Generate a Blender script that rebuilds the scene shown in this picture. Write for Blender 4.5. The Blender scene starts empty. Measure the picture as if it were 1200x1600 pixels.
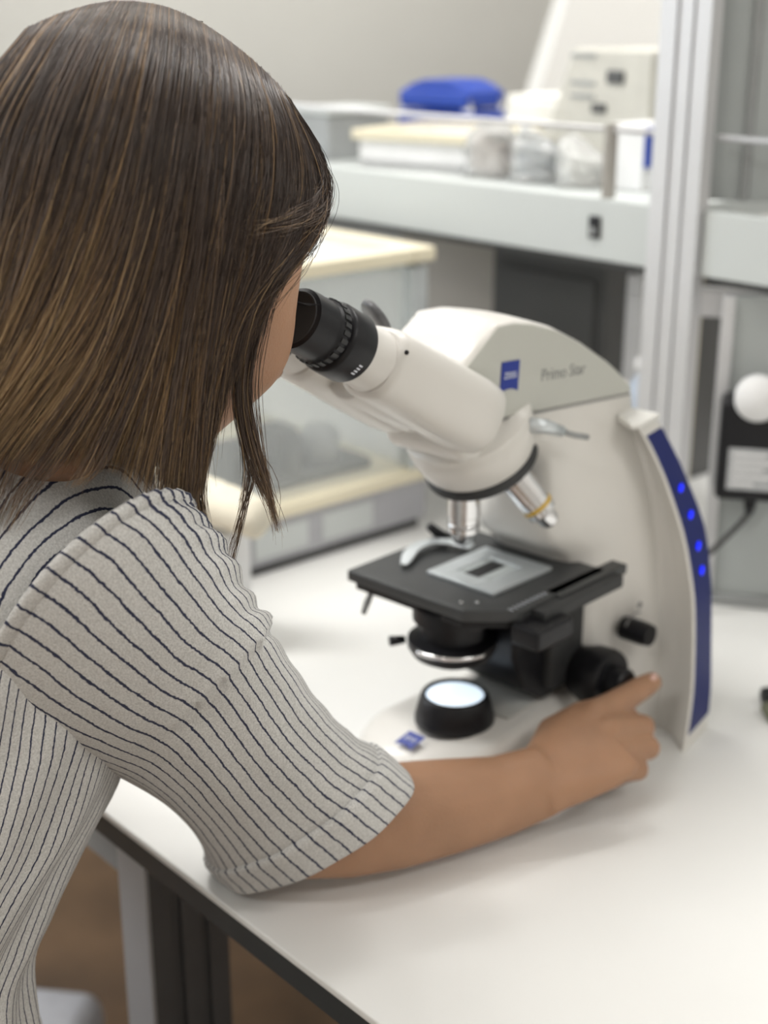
import bpy, bmesh, math, random
import numpy as np
from mathutils import Vector, Matrix

random.seed(7)
rng = np.random.default_rng(11)
SC = bpy.context.scene
COL = SC.collection
PI = math.pi

# ------------------------------------------------------------------ camera
PITCH, FPX, CAMZ = math.radians(19.5), 2200.0, 1.30
cam_d = bpy.data.cameras.new('camera')
cam_d.sensor_fit = 'VERTICAL'
cam_d.sensor_height = 36.0
cam_d.lens = FPX / 1600 * 36.0
cam_d.clip_start = 0.02
cam_d.dof.use_dof = True
cam_d.dof.focus_distance = 0.76
cam_d.dof.aperture_fstop = 4.6
cam = bpy.data.objects.new('camera', cam_d)
COL.objects.link(cam)
cam.location = (0, 0, CAMZ)
cam.rotation_euler = (math.radians(90) - PITCH, 0, 0)
SC.camera = cam

# ------------------------------------------------------------------ light
SC.view_settings.view_transform = 'Standard'
SC.view_settings.look = 'None'
SC.view_settings.gamma = 1.0
SC.view_settings.exposure = -0.18
SC.view_settings.use_curve_mapping = False
W = bpy.data.worlds.new('world')
SC.world = W
W.use_nodes = True
W.node_tree.nodes['Background'].inputs[0].default_value = (0.93, 0.96, 1.0, 1)
W.node_tree.nodes['Background'].inputs[1].default_value = 0.35

def area(name, loc, size, power, col=(1, .98, .95), target=None):
    l = bpy.data.lights.new(name, 'AREA')
    l.shape = 'RECTANGLE'
    l.size, l.size_y = size
    l.energy = power
    l.color = col
    o = bpy.data.objects.new(name, l)
    COL.objects.link(o)
    o.location = loc
    if target is not None:
        o.rotation_euler = (Vector(target) - Vector(loc)).to_track_quat('-Z', 'Y').to_euler()
    return o
LAMPS = [(-0.9, 1.1), (0.9, 1.6), (-0.6, 2.9), (1.4, -0.4), (-1.3, -0.9)]
LP = [28, 30, 22, 15, 22]
for (lx, ly), p in zip(LAMPS, LP):
    area('ceiling_lamp_light', (lx, ly, 2.655), (1.15, 0.28), p)
# daylight from the window on the left
area('window_light', (-2.33, 1.9, 1.7), (1.5, 1.3), 30, (0.86, 0.93, 1.0), target=(0.2, 1.6, 1.1))

# ------------------------------------------------------------------ frames
_c, _s = math.cos(PITCH), math.sin(PITCH)
def ray(px, py):
    dx, dz = (px - 600) / FPX, -(py - 800) / FPX
    return Vector((dx, _c + dz * _s, -_s + dz * _c))
def PY(px, py, Y):                      # point of the place at forward distance Y
    r = ray(px, py)
    return Vector((0, 0, CAMZ)) + r * (Y / r.y)
def PZ(px, py, z):
    r = ray(px, py)
    return Vector((0, 0, CAMZ)) + r * ((z - CAMZ) / r.z)
TZ = 0.75
A2 = Vector((0.66, -0.751, 0)); A2.normalize()      # along table front, towards the right
B2 = Vector((0.751, 0.66, 0)); B2.normalize()       # across the table, away
YAW_T = math.atan2(A2.y, A2.x)
AZ = math.radians(43)
MB = Vector((math.sin(AZ), math.cos(AZ), 0))        # microscope back direction
MN = Vector((math.cos(AZ), -math.sin(AZ), 0))       # microscope right side
MO = Vector((.055, .96, TZ))

# ------------------------------------------------------------------ materials
def mat(name, col, rough=.5, metal=0, spec=.5, noise=0, nscale=40, bump=0, bscale=200, emit=None, estr=0,
        trans=0, ior=1.45, alpha=1, sss=0, coat=0):
    m = bpy.data.materials.new(name)
    m.use_nodes = True
    nt = m.node_tree
    b = nt.nodes['Principled BSDF']
    b.inputs['Base Color'].default_value = (*col, 1)
    b.inputs['Roughness'].default_value = rough
    b.inputs['Metallic'].default_value = metal
    b.inputs['Specular IOR Level'].default_value = spec
    b.inputs['IOR'].default_value = ior
    b.inputs['Transmission Weight'].default_value = trans
    b.inputs['Alpha'].default_value = alpha
    b.inputs['Coat Weight'].default_value = coat
    if sss:
        b.inputs['Subsurface Weight'].default_value = sss
        b.inputs['Subsurface Radius'].default_value = (.012, .004, .002)
        b.inputs['Subsurface Scale'].default_value = 1
    if emit:
        b.inputs['Emission Color'].default_value = (*emit, 1)
        b.inputs['Emission Strength'].default_value = estr
    tc = nt.nodes.new('ShaderNodeTexCoord')
    if noise:
        n = nt.nodes.new('ShaderNodeTexNoise'); n.inputs['Scale'].default_value = nscale
        n.inputs['Detail'].default_value = 4
        nt.links.new(tc.outputs['Object'], n.inputs['Vector'])
        r = nt.nodes.new('ShaderNodeMapRange')
        r.inputs[1].default_value = .3; r.inputs[2].default_value = .7
        r.inputs[3].default_value = 1 - noise; r.inputs[4].default_value = 1 + noise
        nt.links.new(n.outputs['Fac'], r.inputs[0])
        mx = nt.nodes.new('ShaderNodeVectorMath'); mx.operation = 'SCALE'
        mx.inputs[0].default_value = col
        nt.links.new(r.outputs[0], mx.inputs['Scale'])
        nt.links.new(mx.outputs[0], b.inputs['Base Color'])
    if bump:
        n2 = nt.nodes.new('ShaderNodeTexNoise'); n2.inputs['Scale'].default_value = bscale
        nt.links.new(tc.outputs['Object'], n2.inputs['Vector'])
        bp = nt.nodes.new('ShaderNodeBump'); bp.inputs['Strength'].default_value = bump
        bp.inputs['Distance'].default_value = .001
        nt.links.new(n2.outputs['Fac'], bp.inputs['Height'])
        nt.links.new(bp.outputs[0], b.inputs['Normal'])
    return m

M_table = mat('white_laminate', (.84, .84, .82), .38, noise=.015, nscale=6)
M_edge = mat('black_edge', (.035, .037, .037), .5, noise=.1)
M_alu = mat('anodised_aluminium', (.60, .60, .61), .42, metal=.35, noise=.03, nscale=9)
M_fascia = mat('pale_fascia', (.52, .545, .535), .5, noise=.015, nscale=5)
M_panel = mat('grey_panel', (.40, .425, .42), .55, noise=.03, nscale=5)
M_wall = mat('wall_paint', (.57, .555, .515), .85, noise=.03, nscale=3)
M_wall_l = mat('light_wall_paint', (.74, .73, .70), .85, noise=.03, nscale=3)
M_ceil = mat('ceiling_paint', (.8, .8, .78), .9, noise=.02, nscale=3)
M_cream = mat('cream_board', (.72, .66, .50), .55, noise=.03, nscale=10)
M_ivory = mat('microscope_ivory', (.72, .70, .66), .36, noise=.01, nscale=20, coat=.15)
M_ivory_g = mat('microscope_grey_panel', (.52, .525, .48), .45, noise=.01, nscale=20)
M_deck = mat('base_deck_grey', (.52, .52, .49), .4, noise=.02)
M_blk = mat('black_satin', (.010, .010, .012), .38, spec=.35, noise=.1, nscale=60)
M_blk_m = mat('black_matt', (.03, .031, .032), .55, noise=.1, nscale=60)
M_stage = mat('stage_black_ceramic', (.045, .047, .048), .42, noise=.08, nscale=50)
M_chrome = mat('chrome', (.75, .75, .76), .18, metal=1, noise=.03)
M_steel = mat('brushed_steel', (.62, .66, .68), .35, metal=.6, noise=.05)
M_blue = mat('blue_stripe', (.008, .016, .125), .5, spec=.3, noise=.03)
M_led = mat('blue_led', (.0, .01, .6), .3, emit=(.0, .012, 1), estr=1.6)
M_logo = mat('logo_blue', (.008, .03, .27), .4)
M_letter_w = mat('lettering_white', (.75, .78, .85), .5)
M_letter_g = mat('lettering_grey', (.20, .20, .20), .5)
M_lens_lit = mat('lit_lens', (.9, .95, 1), .3, emit=(.72, .86, 1.0), estr=1.1)
M_lensglass = mat('dark_lens_glass', (.01, .01, .012), .05, spec=.9)
M_glass = mat('clear_glass', (.93, .97, .96), .02, trans=1, ior=1.45)
M_frost = mat('pale_acrylic', (.80, .86, .86), .25, noise=.02, trans=.35)
M_haze = mat('brightened_glass', (.86, .90, .90), .12, alpha=.2)  # white haze in the pane colour stands in for brightness behind the glass
M_haze_w = mat('brightened_milky_pane', (.88, .92, .92), .2, alpha=.5)  # milky white put in to make the cabinet interior look brighter
M_yellow = mat('yellow_ring', (.65, .42, .06), .4)
M_skin = mat('skin', (.37, .205, .12), .52, noise=.07, nscale=30, bump=.25, bscale=600, sss=.12)
M_lip = mat('eye_white', (.8, .78, .75), .3)
M_iris = mat('eye_dark', (.03, .02, .015), .2)
M_nail = mat('fingernail', (.62, .40, .34), .3)
M_wood = mat('floor_wood', (.17, .10, .052), .5, noise=.35, nscale=5)
M_bluebox = mat('blue_plastic', (.015, .055, .36), .45, noise=.05)
M_white = mat('white_plastic', (.78, .78, .78), .4, noise=.02)
M_paper = mat('paper', (.80, .79, .74), .8, noise=.04, nscale=30)
M_label = mat('label_grey', (.42, .43, .44), .6, noise=.1, nscale=150)
M_jean = mat('dark_trousers', (.04, .05, .08), .9, noise=.2, nscale=200)
M_cord = mat('rubber_cord', (.05, .05, .05), .5)
M_brownp = mat('taupe_panel', (.40, .37, .33), .6, noise=.04, nscale=5)
M_dark = mat('dark_grey_casing', (.075, .075, .075), .5, noise=.06, nscale=9)
M_grey = mat('mid_grey', (.30, .31, .31), .5, noise=.1, nscale=20)
M_bag = mat('clear_film', (.80, .80, .78), .18, trans=.5, noise=.08, nscale=40, bump=1, bscale=60)
M_pale = mat('pale_grey_cloth', (.60, .60, .63), .9, noise=.05, nscale=60, bump=.5, bscale=90)
M_rail = mat('rail_grey_brown', (.33, .31, .28), .5, noise=.05)
M_lampface = mat('lamp_diffuser', (1, 1, 1), .5, emit=(1, .98, .95), estr=4)
M_outlet = mat('warm_ivory', (.60, .57, .50), .5, noise=.05)

def fabric_mat():
    m = mat('striped_knit', (.62, .61, .58), .95, spec=.15)
    nt = m.node_tree; b = nt.nodes['Principled BSDF']
    N, L = nt.nodes.new, nt.links.new
    uv = N('ShaderNodeUVMap'); uv.uv_map = 'UVMap'
    tc = N('ShaderNodeTexCoord')
    sx = N('ShaderNodeSeparateXYZ'); L(uv.outputs[0], sx.inputs[0])
    # slight waviness of the knit along each stripe
    wn = N('ShaderNodeTexNoise'); wn.inputs['Scale'].default_value = 420; wn.inputs['Detail'].default_value = 1
    L(tc.outputs['Object'], wn.inputs['Vector'])
    wn2 = N('ShaderNodeTexNoise'); wn2.inputs['Scale'].default_value = 45
    L(tc.outputs['Object'], wn2.inputs['Vector'])
    a = N('ShaderNodeMath'); a.operation = 'MULTIPLY_ADD'; a.inputs[1].default_value = .16
    L(wn.outputs['Fac'], a.inputs[0]); L(sx.outputs[0], a.inputs[2])
    a2 = N('ShaderNodeMath'); a2.operation = 'MULTIPLY_ADD'; a2.inputs[1].default_value = .30
    L(wn2.outputs['Fac'], a2.inputs[0]); L(a.outputs[0], a2.inputs[2])
    fr = N('ShaderNodeMath'); fr.operation = 'FRACT'; L(a2.outputs[0], fr.inputs[0])
    sb = N('ShaderNodeMath'); sb.operation = 'SUBTRACT'; sb.inputs[1].default_value = .5; L(fr.outputs[0], sb.inputs[0])
    ab = N('ShaderNodeMath'); ab.operation = 'ABSOLUTE'; L(sb.outputs[0], ab.inputs[0])
    mr = N('ShaderNodeMapRange'); mr.inputs[1].default_value = .050; mr.inputs[2].default_value = .095
    mr.inputs[3].default_value = 1; mr.inputs[4].default_value = 0
    L(ab.outputs[0], mr.inputs[0])
    # heathered ground
    hn = N('ShaderNodeTexNoise'); hn.inputs['Scale'].default_value = 900; hn.inputs['Detail'].default_value = 2
    L(tc.outputs['Object'], hn.inputs['Vector'])
    hr = N('ShaderNodeMapRange'); hr.inputs[1].default_value = .3; hr.inputs[2].default_value = .7
    hr.inputs[3].default_value = .82; hr.inputs[4].default_value = 1.12
    L(hn.outputs['Fac'], hr.inputs[0])
    vs = N('ShaderNodeVectorMath'); vs.operation = 'SCALE'; vs.inputs[0].default_value = (.60, .595, .575)
    L(hr.outputs[0], vs.inputs['Scale'])
    mx = N('ShaderNodeMix'); mx.data_type = 'RGBA'
    L(mr.outputs[0], mx.inputs['Factor']); L(vs.outputs[0], mx.inputs[6])
    mx.inputs[7].default_value = (.035, .04, .075, 1)
    L(mx.outputs[2], b.inputs['Base Color'])
    b.inputs['Sheen Weight'].default_value = .1
    bp = N('ShaderNodeBump'); bp.inputs['Strength'].default_value = .5; bp.inputs['Distance'].default_value = .0012
    ad = N('ShaderNodeMath'); ad.operation = 'ADD'; L(hn.outputs['Fac'], ad.inputs[0])
    wn3 = N('ShaderNodeTexNoise'); wn3.inputs['Scale'].default_value = 70; L(tc.outputs['Object'], wn3.inputs['Vector'])
    L(wn3.outputs['Fac'], ad.inputs[1]); L(ad.outputs[0], bp.inputs['Height'])
    L(bp.outputs[0], b.inputs['Normal'])
    return m
M_shirt = fabric_mat()

def hair_mat():
    m = mat('hair', (.05, .03, .02), .34, spec=.6)
    nt = m.node_tree; b = nt.nodes['Principled BSDF']
    at = nt.nodes.new('ShaderNodeAttribute'); at.attribute_name = 'tint'
    cr = nt.nodes.new('ShaderNodeValToRGB')
    e = cr.color_ramp.elements
    e[0].position = 0; e[0].color = (.018, .013, .011, 1)
    e[1].position = 1; e[1].color = (.62, .44, .24, 1)
    for p, c in ((.25, (.060, .044, .037, 1)), (.5, (.155, .112, .086, 1)), (.75, (.33, .205, .100, 1))):
        q = cr.color_ramp.elements.new(p); q.color = c
    nt.links.new(at.outputs['Fac'], cr.inputs[0])
    nt.links.new(cr.outputs[0], b.inputs['Base Color'])
    b.inputs['Specular IOR Level'].default_value = .5
    return m
M_hair = hair_mat()
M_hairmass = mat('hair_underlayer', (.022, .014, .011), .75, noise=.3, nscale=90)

# ------------------------------------------------------------------ builders
def link(name, verts, faces, m, parent=None, smooth=False, bevel=0, seg=2, uv=None, sub=0, auto=None):
    me = bpy.data.meshes.new(name)
    me.from_pydata([tuple(v) for v in verts], [], faces)
    if uv is not None:
        l = me.uv_layers.new(name='UVMap')
        k = 0
        for f in me.polygons:
            for li in f.loop_indices:
                l.data[li].uv = uv[k]; k += 1
    else:
        bm = bmesh.new(); bm.from_mesh(me)
        bmesh.ops.recalc_face_normals(bm, faces=bm.faces)
        bm.to_mesh(me); bm.free()
    if smooth:
        me.polygons.foreach_set('use_smooth', [True] * len(me.polygons))
    if m: me.materials.append(m)
    o = bpy.data.objects.new(name, me)
    COL.objects.link(o)
    if parent: o.parent = parent
    if bevel:
        bv = o.modifiers.new('b', 'BEVEL'); bv.width = bevel; bv.segments = seg
        bv.limit_method = 'ANGLE'; bv.angle_limit = math.radians(35)
        bv.harden_normals = False
        me.polygons.foreach_set('use_smooth', [True] * len(me.polygons))
        wn = o.modifiers.new('w', 'WEIGHTED_NORMAL'); wn.keep_sharp = True
    if sub:
        s = o.modifiers.new('s', 'SUBSURF'); s.levels = sub; s.render_levels = sub
    return o

def tag(o, label=None, cat=None, group=None, kind=None):
    if label: o['label'] = label
    if cat: o['category'] = cat
    if group: o['group'] = group
    if kind: o['kind'] = kind
    return o

def empty(name, loc, rz=0, label=None, cat=None, group=None):
    o = bpy.data.objects.new(name, None)
    COL.objects.link(o); o.location = loc; o.rotation_euler = (0, 0, rz)
    o.empty_display_size = .05
    return tag(o, label, cat, group)

class G:
    """collects shapes of ONE part"""
    def __init__(s): s.v = []; s.f = []
    def add(s, vs, fs):
        k = len(s.v); s.v += [Vector(v) for v in vs]; s.f += [tuple(i + k for i in f) for f in fs]; return s
    def box(s, c, d, rz=0, R=None):
        vs = []
        for z in (-1, 1):
            for x, y in ((-1, -1), (1, -1), (1, 1), (-1, 1)):
                p = Vector((x * d[0] / 2, y * d[1] / 2, z * d[2] / 2))
                if R: p = R @ p
                elif rz: p = Matrix.Rotation(rz, 3, 'Z') @ p
                vs.append(p + Vector(c))
        return s.add(vs, [(0, 3, 2, 1), (4, 5, 6, 7), (0, 1, 5, 4), (1, 2, 6, 5), (2, 3, 7, 6), (3, 0, 4, 7)])
    def loft(s, rings, cap=True, closed=True):
        n = len(rings[0]); vs = [p for r in rings for p in r]; fs = []
        for i in range(len(rings) - 1):
            for j in range(n if closed else n - 1):
                a, b2 = i * n + j, i * n + (j + 1) % n
                fs.append((a, b2, b2 + n, a + n))
        if cap: fs += [tuple(reversed(range(n))), tuple(range((len(rings) - 1) * n, len(rings) * n))]
        return s.add(vs, fs)
    def lathe(s, prof, o=(0, 0, 0), ax=(0, 0, 1), n=40, cap=True):
        ax = Vector(ax).normalized(); o = Vector(o)
        u = ax.orthogonal().normalized(); w = ax.cross(u)
        return s.loft([[o + ax * h + (u * math.cos(t) + w * math.sin(t)) * max(r, 1e-5)
                        for t in [2 * PI * k / n for k in range(n)]] for r, h in prof], cap)
    def tube(s, pts, r, n=10):
        pts = [Vector(p) for p in pts]; rings = []
        rr = r if isinstance(r, (list, tuple)) else [r] * len(pts)
        u = None
        for i, p in enumerate(pts):
            t = (pts[min(i + 1, len(pts) - 1)] - pts[max(i - 1, 0)]).normalized()
            u = t.orthogonal().normalized() if u is None else (u - t * u.dot(t)).normalized()
            w = t.cross(u)
            rings.append([p + (u * math.cos(a) + w * math.sin(a)) * rr[i] for a in [2 * PI * k / n for k in range(n)]])
        return s.loft(rings)
    def prism(s, poly, d0, d1, f):     # poly in 2-D, f(x, y, depth) -> point
        return s.loft([[f(x, y, d0) for x, y in poly], [f(x, y, d1) for x, y in poly]])
    def mk(s, name, m, parent=None, **k): return link(name, s.v, s.f, m, parent, **k)

def catmull(pts, n):
    pts = [np.array(p, float) for p in pts]
    P = [2 * pts[0] - pts[1]] + pts + [2 * pts[-1] - pts[-2]]
    out = []
    for k in range(n):
        t = k / (n - 1) * (len(pts) - 1); i = min(int(t), len(pts) - 2); f = t - i
        a, b, c, d = P[i:i + 4]
        out.append(.5 * ((2 * b) + (-a + c) * f + (2 * a - 5 * b + 4 * c - d) * f * f + (-a + 3 * b - 3 * c + d) * f ** 3))
    return out

def struct(g, name, m, **k):
    return tag(g.mk(name, m, **k), kind='structure')

# ------------------------------------------------------------------ the room
RX0, RX1, RY0, RY1, RZ = -2.4, 2.4, -1.8, 4.0, 2.7
struct(G().box(((RX0 + RX1) / 2, (RY0 + RY1) / 2, -.05), (RX1 - RX0 + .4, RY1 - RY0 + .4, .1)), 'floor', M_wood)
struct(G().box(((RX0 + RX1) / 2, (RY0 + RY1) / 2, RZ + .05), (RX1 - RX0 + .4, RY1 - RY0 + .4, .1)), 'ceiling', M_ceil)
struct(G().box((RX0 - .05 + 0, (RY0 + 1.1) / 2, RZ / 2), (.1, 1.1 - RY0, RZ)), 'wall_left', M_wall_l)
wl = G()
wl.box((RX0 - .05, (2.7 + RY1) / 2, RZ / 2), (.1, RY1 - 2.7, RZ)).box((RX0 - .05, 1.9, .5), (.1, 1.6, 1.0)).box((RX0 - .05, 1.9, 2.55), (.1, 1.6, .3))
struct(wl, 'wall_left', M_wall_l)
struct(G().box((RX1 + .05, (RY0 + RY1) / 2, RZ / 2), (.1, RY1 - RY0, RZ)), 'wall_right', M_wall_l)
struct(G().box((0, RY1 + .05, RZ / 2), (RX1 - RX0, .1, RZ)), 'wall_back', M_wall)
struct(G().box((0, RY0 - .05, RZ / 2), (RX1 - RX0, .1, RZ)), 'wall_front', M_wall_l)
# window
wf = G()
for c, d in (((RX0 - .05, 1.9, 1.03), (.09, 1.6, .06)), ((RX0 - .05, 1.9, 2.37), (.09, 1.6, .06)),
             ((RX0 - .05, 1.13, 1.7), (.09, .06, 1.28)), ((RX0 - .05, 2.67, 1.7), (.09, .06, 1.28)), ((RX0 - .05, 1.9, 1.7), (.07, .05, 1.28))):
    wf.box(c, d)
wo = struct(wf, 'window_1', M_white)
G().box((RX0 - .07, 1.9, 1.7), (.006, 1.48, 1.28)).mk('window_pane', M_glass, wo)
# ceiling lamps
for k, (lx, ly) in enumerate(LAMPS):
    e = empty('ceiling_lamp', (lx, ly, 2.66), 0,
              'white rectangular ceiling light panel, ' + ['above the table left of the microscope', 'above the table to the right of the microscope',
              'nearest the back wall', 'behind the camera to the right', 'behind the camera to the left'][k], 'lamp', 'ceiling light panels')
    G().box((0, 0, .02), (1.24, .36, .04)).mk('lamp_housing', M_white, e)
    G().box((0, 0, .002), (1.16, .29, .008)).mk('lamp_diffuser', M_lampface, e)

# ------------------------------------------------------------------ table
def TF(a, b, z): return Vector((-.199, .891, 0)) + A2 * a + B2 * b + Vector((0, 0, z))     # a along the front edge, b across
def tbox(g, a0, a1, b0, b1, z0, z1):
    return g.box(TF((a0 + a1) / 2, (b0 + b1) / 2, (z0 + z1) / 2), (a1 - a0, b1 - b0, z1 - z0), YAW_T)
tb = empty('lab_table', TF(0, 0, 0), 0, 'white laminate laboratory table with black edge under the microscope', 'table')
def rel(g, root):
    g.v = [v - root.location for v in g.v]; return g
rel(tbox(G(), -1.0, 1.25, 0.0, 1.12, TZ - .006, TZ), tb).mk('tabletop', M_table, tb, bevel=.0015)
rel(tbox(G(), -1.0, 1.25, 0.001, 1.12, TZ - .024, TZ - .006), tb).mk('table_core', M_edge, tb)
M_legshade = mat('leg_shaded_sides', (.11, .11, .112), .5, noise=.05)  # shade of the leg's side faces put into a darker colour
M_leglit = mat('leg_lit_front', (.42, .42, .43), .5, noise=.02)  # paler copy for the front face, its light put into the colour
def leg_geo(a, b):
    g = G()
    for a0, a1, b0, b1 in ((0, .038, .003, .020), (.003, .034, .020, .030), (0, .038, .030, .046), (.003, .034, .046, .054), (0, .038, .054, .072)):
        tbox(g, a + a0, a + a1, b + b0, b + b1, 0, TZ - .0245)
    return g
for a, b in ((-.016, .012), (-.98, .012), (1.17, .012), (-.016, 1.02), (1.17, 1.02), (-.98, 1.02)):
    lg0 = rel(leg_geo(a, b), tb).mk('leg', M_legshade, tb, bevel=.001)
    rel(tbox(G(), a, a + .038, b, b + .003, 0, TZ - .0245), tb).mk('leg_lit_face', M_leglit, lg0)  # thin sheet added to carry the lit tone of the leg front
g = G(); tbox(g, -.94, -.018, .03, .06, TZ - .085, TZ - .0245)
rel(g, tb).mk('apron', M_grey, tb, bevel=.001)

# footstool-like pale thing low behind the table leg
c = PZ(112, 1650, .30)
st = empty('stool', (c.x - .13, c.y + .0, 0), 0, 'pale grey cloth stool, one corner showing low down left of the table leg', 'stool')
g = G().box((0, 0, .27), (.26, .26, .06), 0)
g.v = [Matrix.Rotation(math.radians(-8), 3, 'Z') @ v for v in g.v]
g.mk('seat', M_pale, st, bevel=.025, seg=5)
for sx in (-1, 1):
    for sy in (-1, 1):
        G().box((sx * .09, sy * .09, .12), (.03, .03, .24)).mk('leg', M_grey, st)

# ------------------------------------------------------------------ shelf, post, panel behind the table
P0 = Vector((.297, 1.311, 0))
def SF(a, b, z): return P0 + A2 * a + B2 * b + Vector((0, 0, z))
def sbox(g, a0, a1, b0, b1, z0, z1, tilt=0):
    return g.box(SF((a0 + a1) / 2, (b0 + b1) / 2, (z0 + z1) / 2), (a1 - a0, b1 - b0, z1 - z0), YAW_T + tilt)
pg = G()
for a0, a1, b0, b1 in ((-.058, -.040, -.012, .004), (-.040, -.035, -.009, .003), (-.035, -.022, -.012, .004), (-.022, -.018, -.009, .003), (-.018, -.002, -.012, .004)):
    sbox(pg, a0, a1, b0, b1, TZ, 2.0)
tag(pg.mk('upright_post', M_alu), 'tall pale aluminium upright post behind the microscope, between the two shelf halves', 'post')

def shelf(a0, a1, label, sw, dp=.34):
    e = empty('shelf', SF((a0 + a1) / 2, .1, 1.065), 0, label, 'shelf')
    rel(sbox(G(), a0, a1, -.004, .012, 1.069, 1.129), e).mk('fascia', M_fascia, e, bevel=.002)
    rel(sbox(G(), a0, a1, .012, dp, 1.104, 1.124), e).mk('shelf_board', M_fascia, e, bevel=.001)
    rel(sbox(G(), a0, a1, .012, .018, 1.06, 1.102), e).mk('under_rail', M_dark, e)
    if sw:
        s1 = rel(sbox(G(), -.136, -.122, -.007, -.004, 1.090, 1.112), e).mk('switch', M_blk, e, bevel=.001)
        rel(sbox(G(), -.132, -.126, -.009, -.007, 1.094, 1.101), e).mk('rocker', M_grey, s1)
    return e
shelf(-1.3, -.059, 'long pale shelf left of the upright post with a small black switch', True)
shelf(-.001, .9, 'short pale shelf at the right edge, right of the upright post', False, .019)
# guard rail on the shelf
def rail(a0, a1, posts, label):
    e = empty('guard_rail', SF((a0 + a1) / 2, .02, 1.124), 0, label, 'rail')
    g = G().tube([SF(a0, .006, 1.194), SF(a1, .006, 1.194)], .0028); rel(g, e).mk('rail_bar', M_alu, e, smooth=True)
    for a in posts:
        rel(sbox(G(), a - .004, a + .004, -.002, .011, 1.129, 1.2), e).mk('rail_post', M_rail, e, bevel=.001)
rail(-1.2, -.061, (-.122, -.64), 'thin grey guard rail with a dark post along the left shelf')
rail(.002, .8, (.125, .7), 'thin pale guard rail on the right shelf at the frame edge')

def panel_pt(x, z, d=0):
    t = Vector((.0529, -.0123, 0)).normalized(); nn = Vector((-t.y, t.x, 0))
    return Vector((.31755, 1.2584, 0)) + t * x + nn * d + Vector((0, 0, z))
pang = math.atan2(-.0123, .0529)
pn = empty('partition_panel', panel_pt(.12, TZ), 0, 'grey-green upright partition panel behind the black adapter at the right edge', 'panel')
def pbox(x0, x1, d0, d1, z0, z1): return rel(G().box(panel_pt((x0 + x1) / 2, (z0 + z1) / 2, (d0 + d1) / 2), (x1 - x0, d1 - d0, z1 - z0), pang), pn)
pbox(.0, .5, .026, .040, TZ + .012, 1.055).mk('panel_sheet', M_panel, pn, bevel=.001)
pbox(-.045, .5, .078, .092, 1.135, 2.0).mk('upper_sheet', M_panel, pn, bevel=.001)
pbox(-.004, .004, .074, .078, 1.135, 2.0).mk('sheet_joint', M_grey, pn, bevel=.001)
pbox(-.045, .5, .05, .076, 1.03, 1.055).mk('cross_bar', M_alu, pn, bevel=.001)
pbox(-.012, .0, .022, .044, TZ + .002, 1.055).mk('panel_frame', M_alu, pn, bevel=.001)
pbox(.0, .5, .020, .040, TZ, TZ + .012).mk('bottom_frame', M_grey, pn, bevel=.001)

# ------------------------------------------------------------------ adapter on the panel
ad = empty('power_adapter', panel_pt(.055, .86, -.0), 0, 'black power adapter with grey label and round white plug cap on the grey panel', 'adapter')
def abox(x0, x1, d0, d1, z0, z1): return rel(G().box(panel_pt((x0 + x1) / 2, (z0 + z1) / 2, (d0 + d1) / 2), (x1 - x0, d1 - d0, z1 - z0), pang), ad)
abox(-.006, .060, -.012, .029, .870, .966).mk('adapter_body', M_blk, ad, bevel=.006, seg=3)
lb = abox(.004, .052, -.0128, -.0118, .882, .922).mk('label_plate', M_label, ad)
for z, w in ((.916, .03), (.909, .036), (.902, .028), (.895, .038), (.888, .02)):
    abox(.008, .008 + w, -.0132, -.0127, z - .0012, z + .0012).mk('label_print', M_white, lb)
q = panel_pt(.026, .970, -.004) - ad.location
dn = (panel_pt(0, 0, -1) - panel_pt(0, 0, 0)).normalized()
G().lathe([(.0, -.004), (.019, -.003), (.021, .001), (.021, .012), (.019, .016), (.0, .018)], q, dn, 32).mk('plug_cap', M_white, ad, smooth=True)
q0 = panel_pt(.028, .872, .008)
cp = catmull([q0, q0 + Vector((0, 0, -.018)), q0 + Vector((-.012, 0, -.035)), q0 + Vector((-.035, 0, -.06)), q0 + Vector((-.07, -.01, -.09)), q0 + Vector((-.09, -.03, -.125)), q0 + Vector((-.10, -.05, -.1325))], 30)
g = G().tube(cp, .0028); rel(g, ad).mk('cable', M_cord, ad, smooth=True)
G().lathe([(.006, 0), (.0055, -.012), (.0035, -.02)], q0 - ad.location, (0, 0, 1), 16).mk('strain_relief', M_blk, ad, smooth=True)

# small dark connector at the right edge of the table
c = PZ(1196, 1085, TZ + .012)
cn = empty('cable_connector', (c.x, c.y, TZ), 0, 'small dark and olive cable connector lying at the right edge of the table', 'connector')
G().tube([(0, 0, .009), (.02, .006, .009), (.05, .012, .009)], [.009, .009, .006]).mk('plug_body', M_blk, cn, smooth=True)
G().tube([(-.001, -.012, .006), (.0, -.028, .006), (.012, -.046, .005)], [.006, .006, .004]).mk('olive_sleeve', mat('olive_rubber', (.16, .17, .11), .6), cn, smooth=True)
G().tube([(.05, .012, .009), (.1, .03, .005), (.2, .02, .004)], .0035).mk('cord', M_cord, cn, smooth=True)

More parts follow.
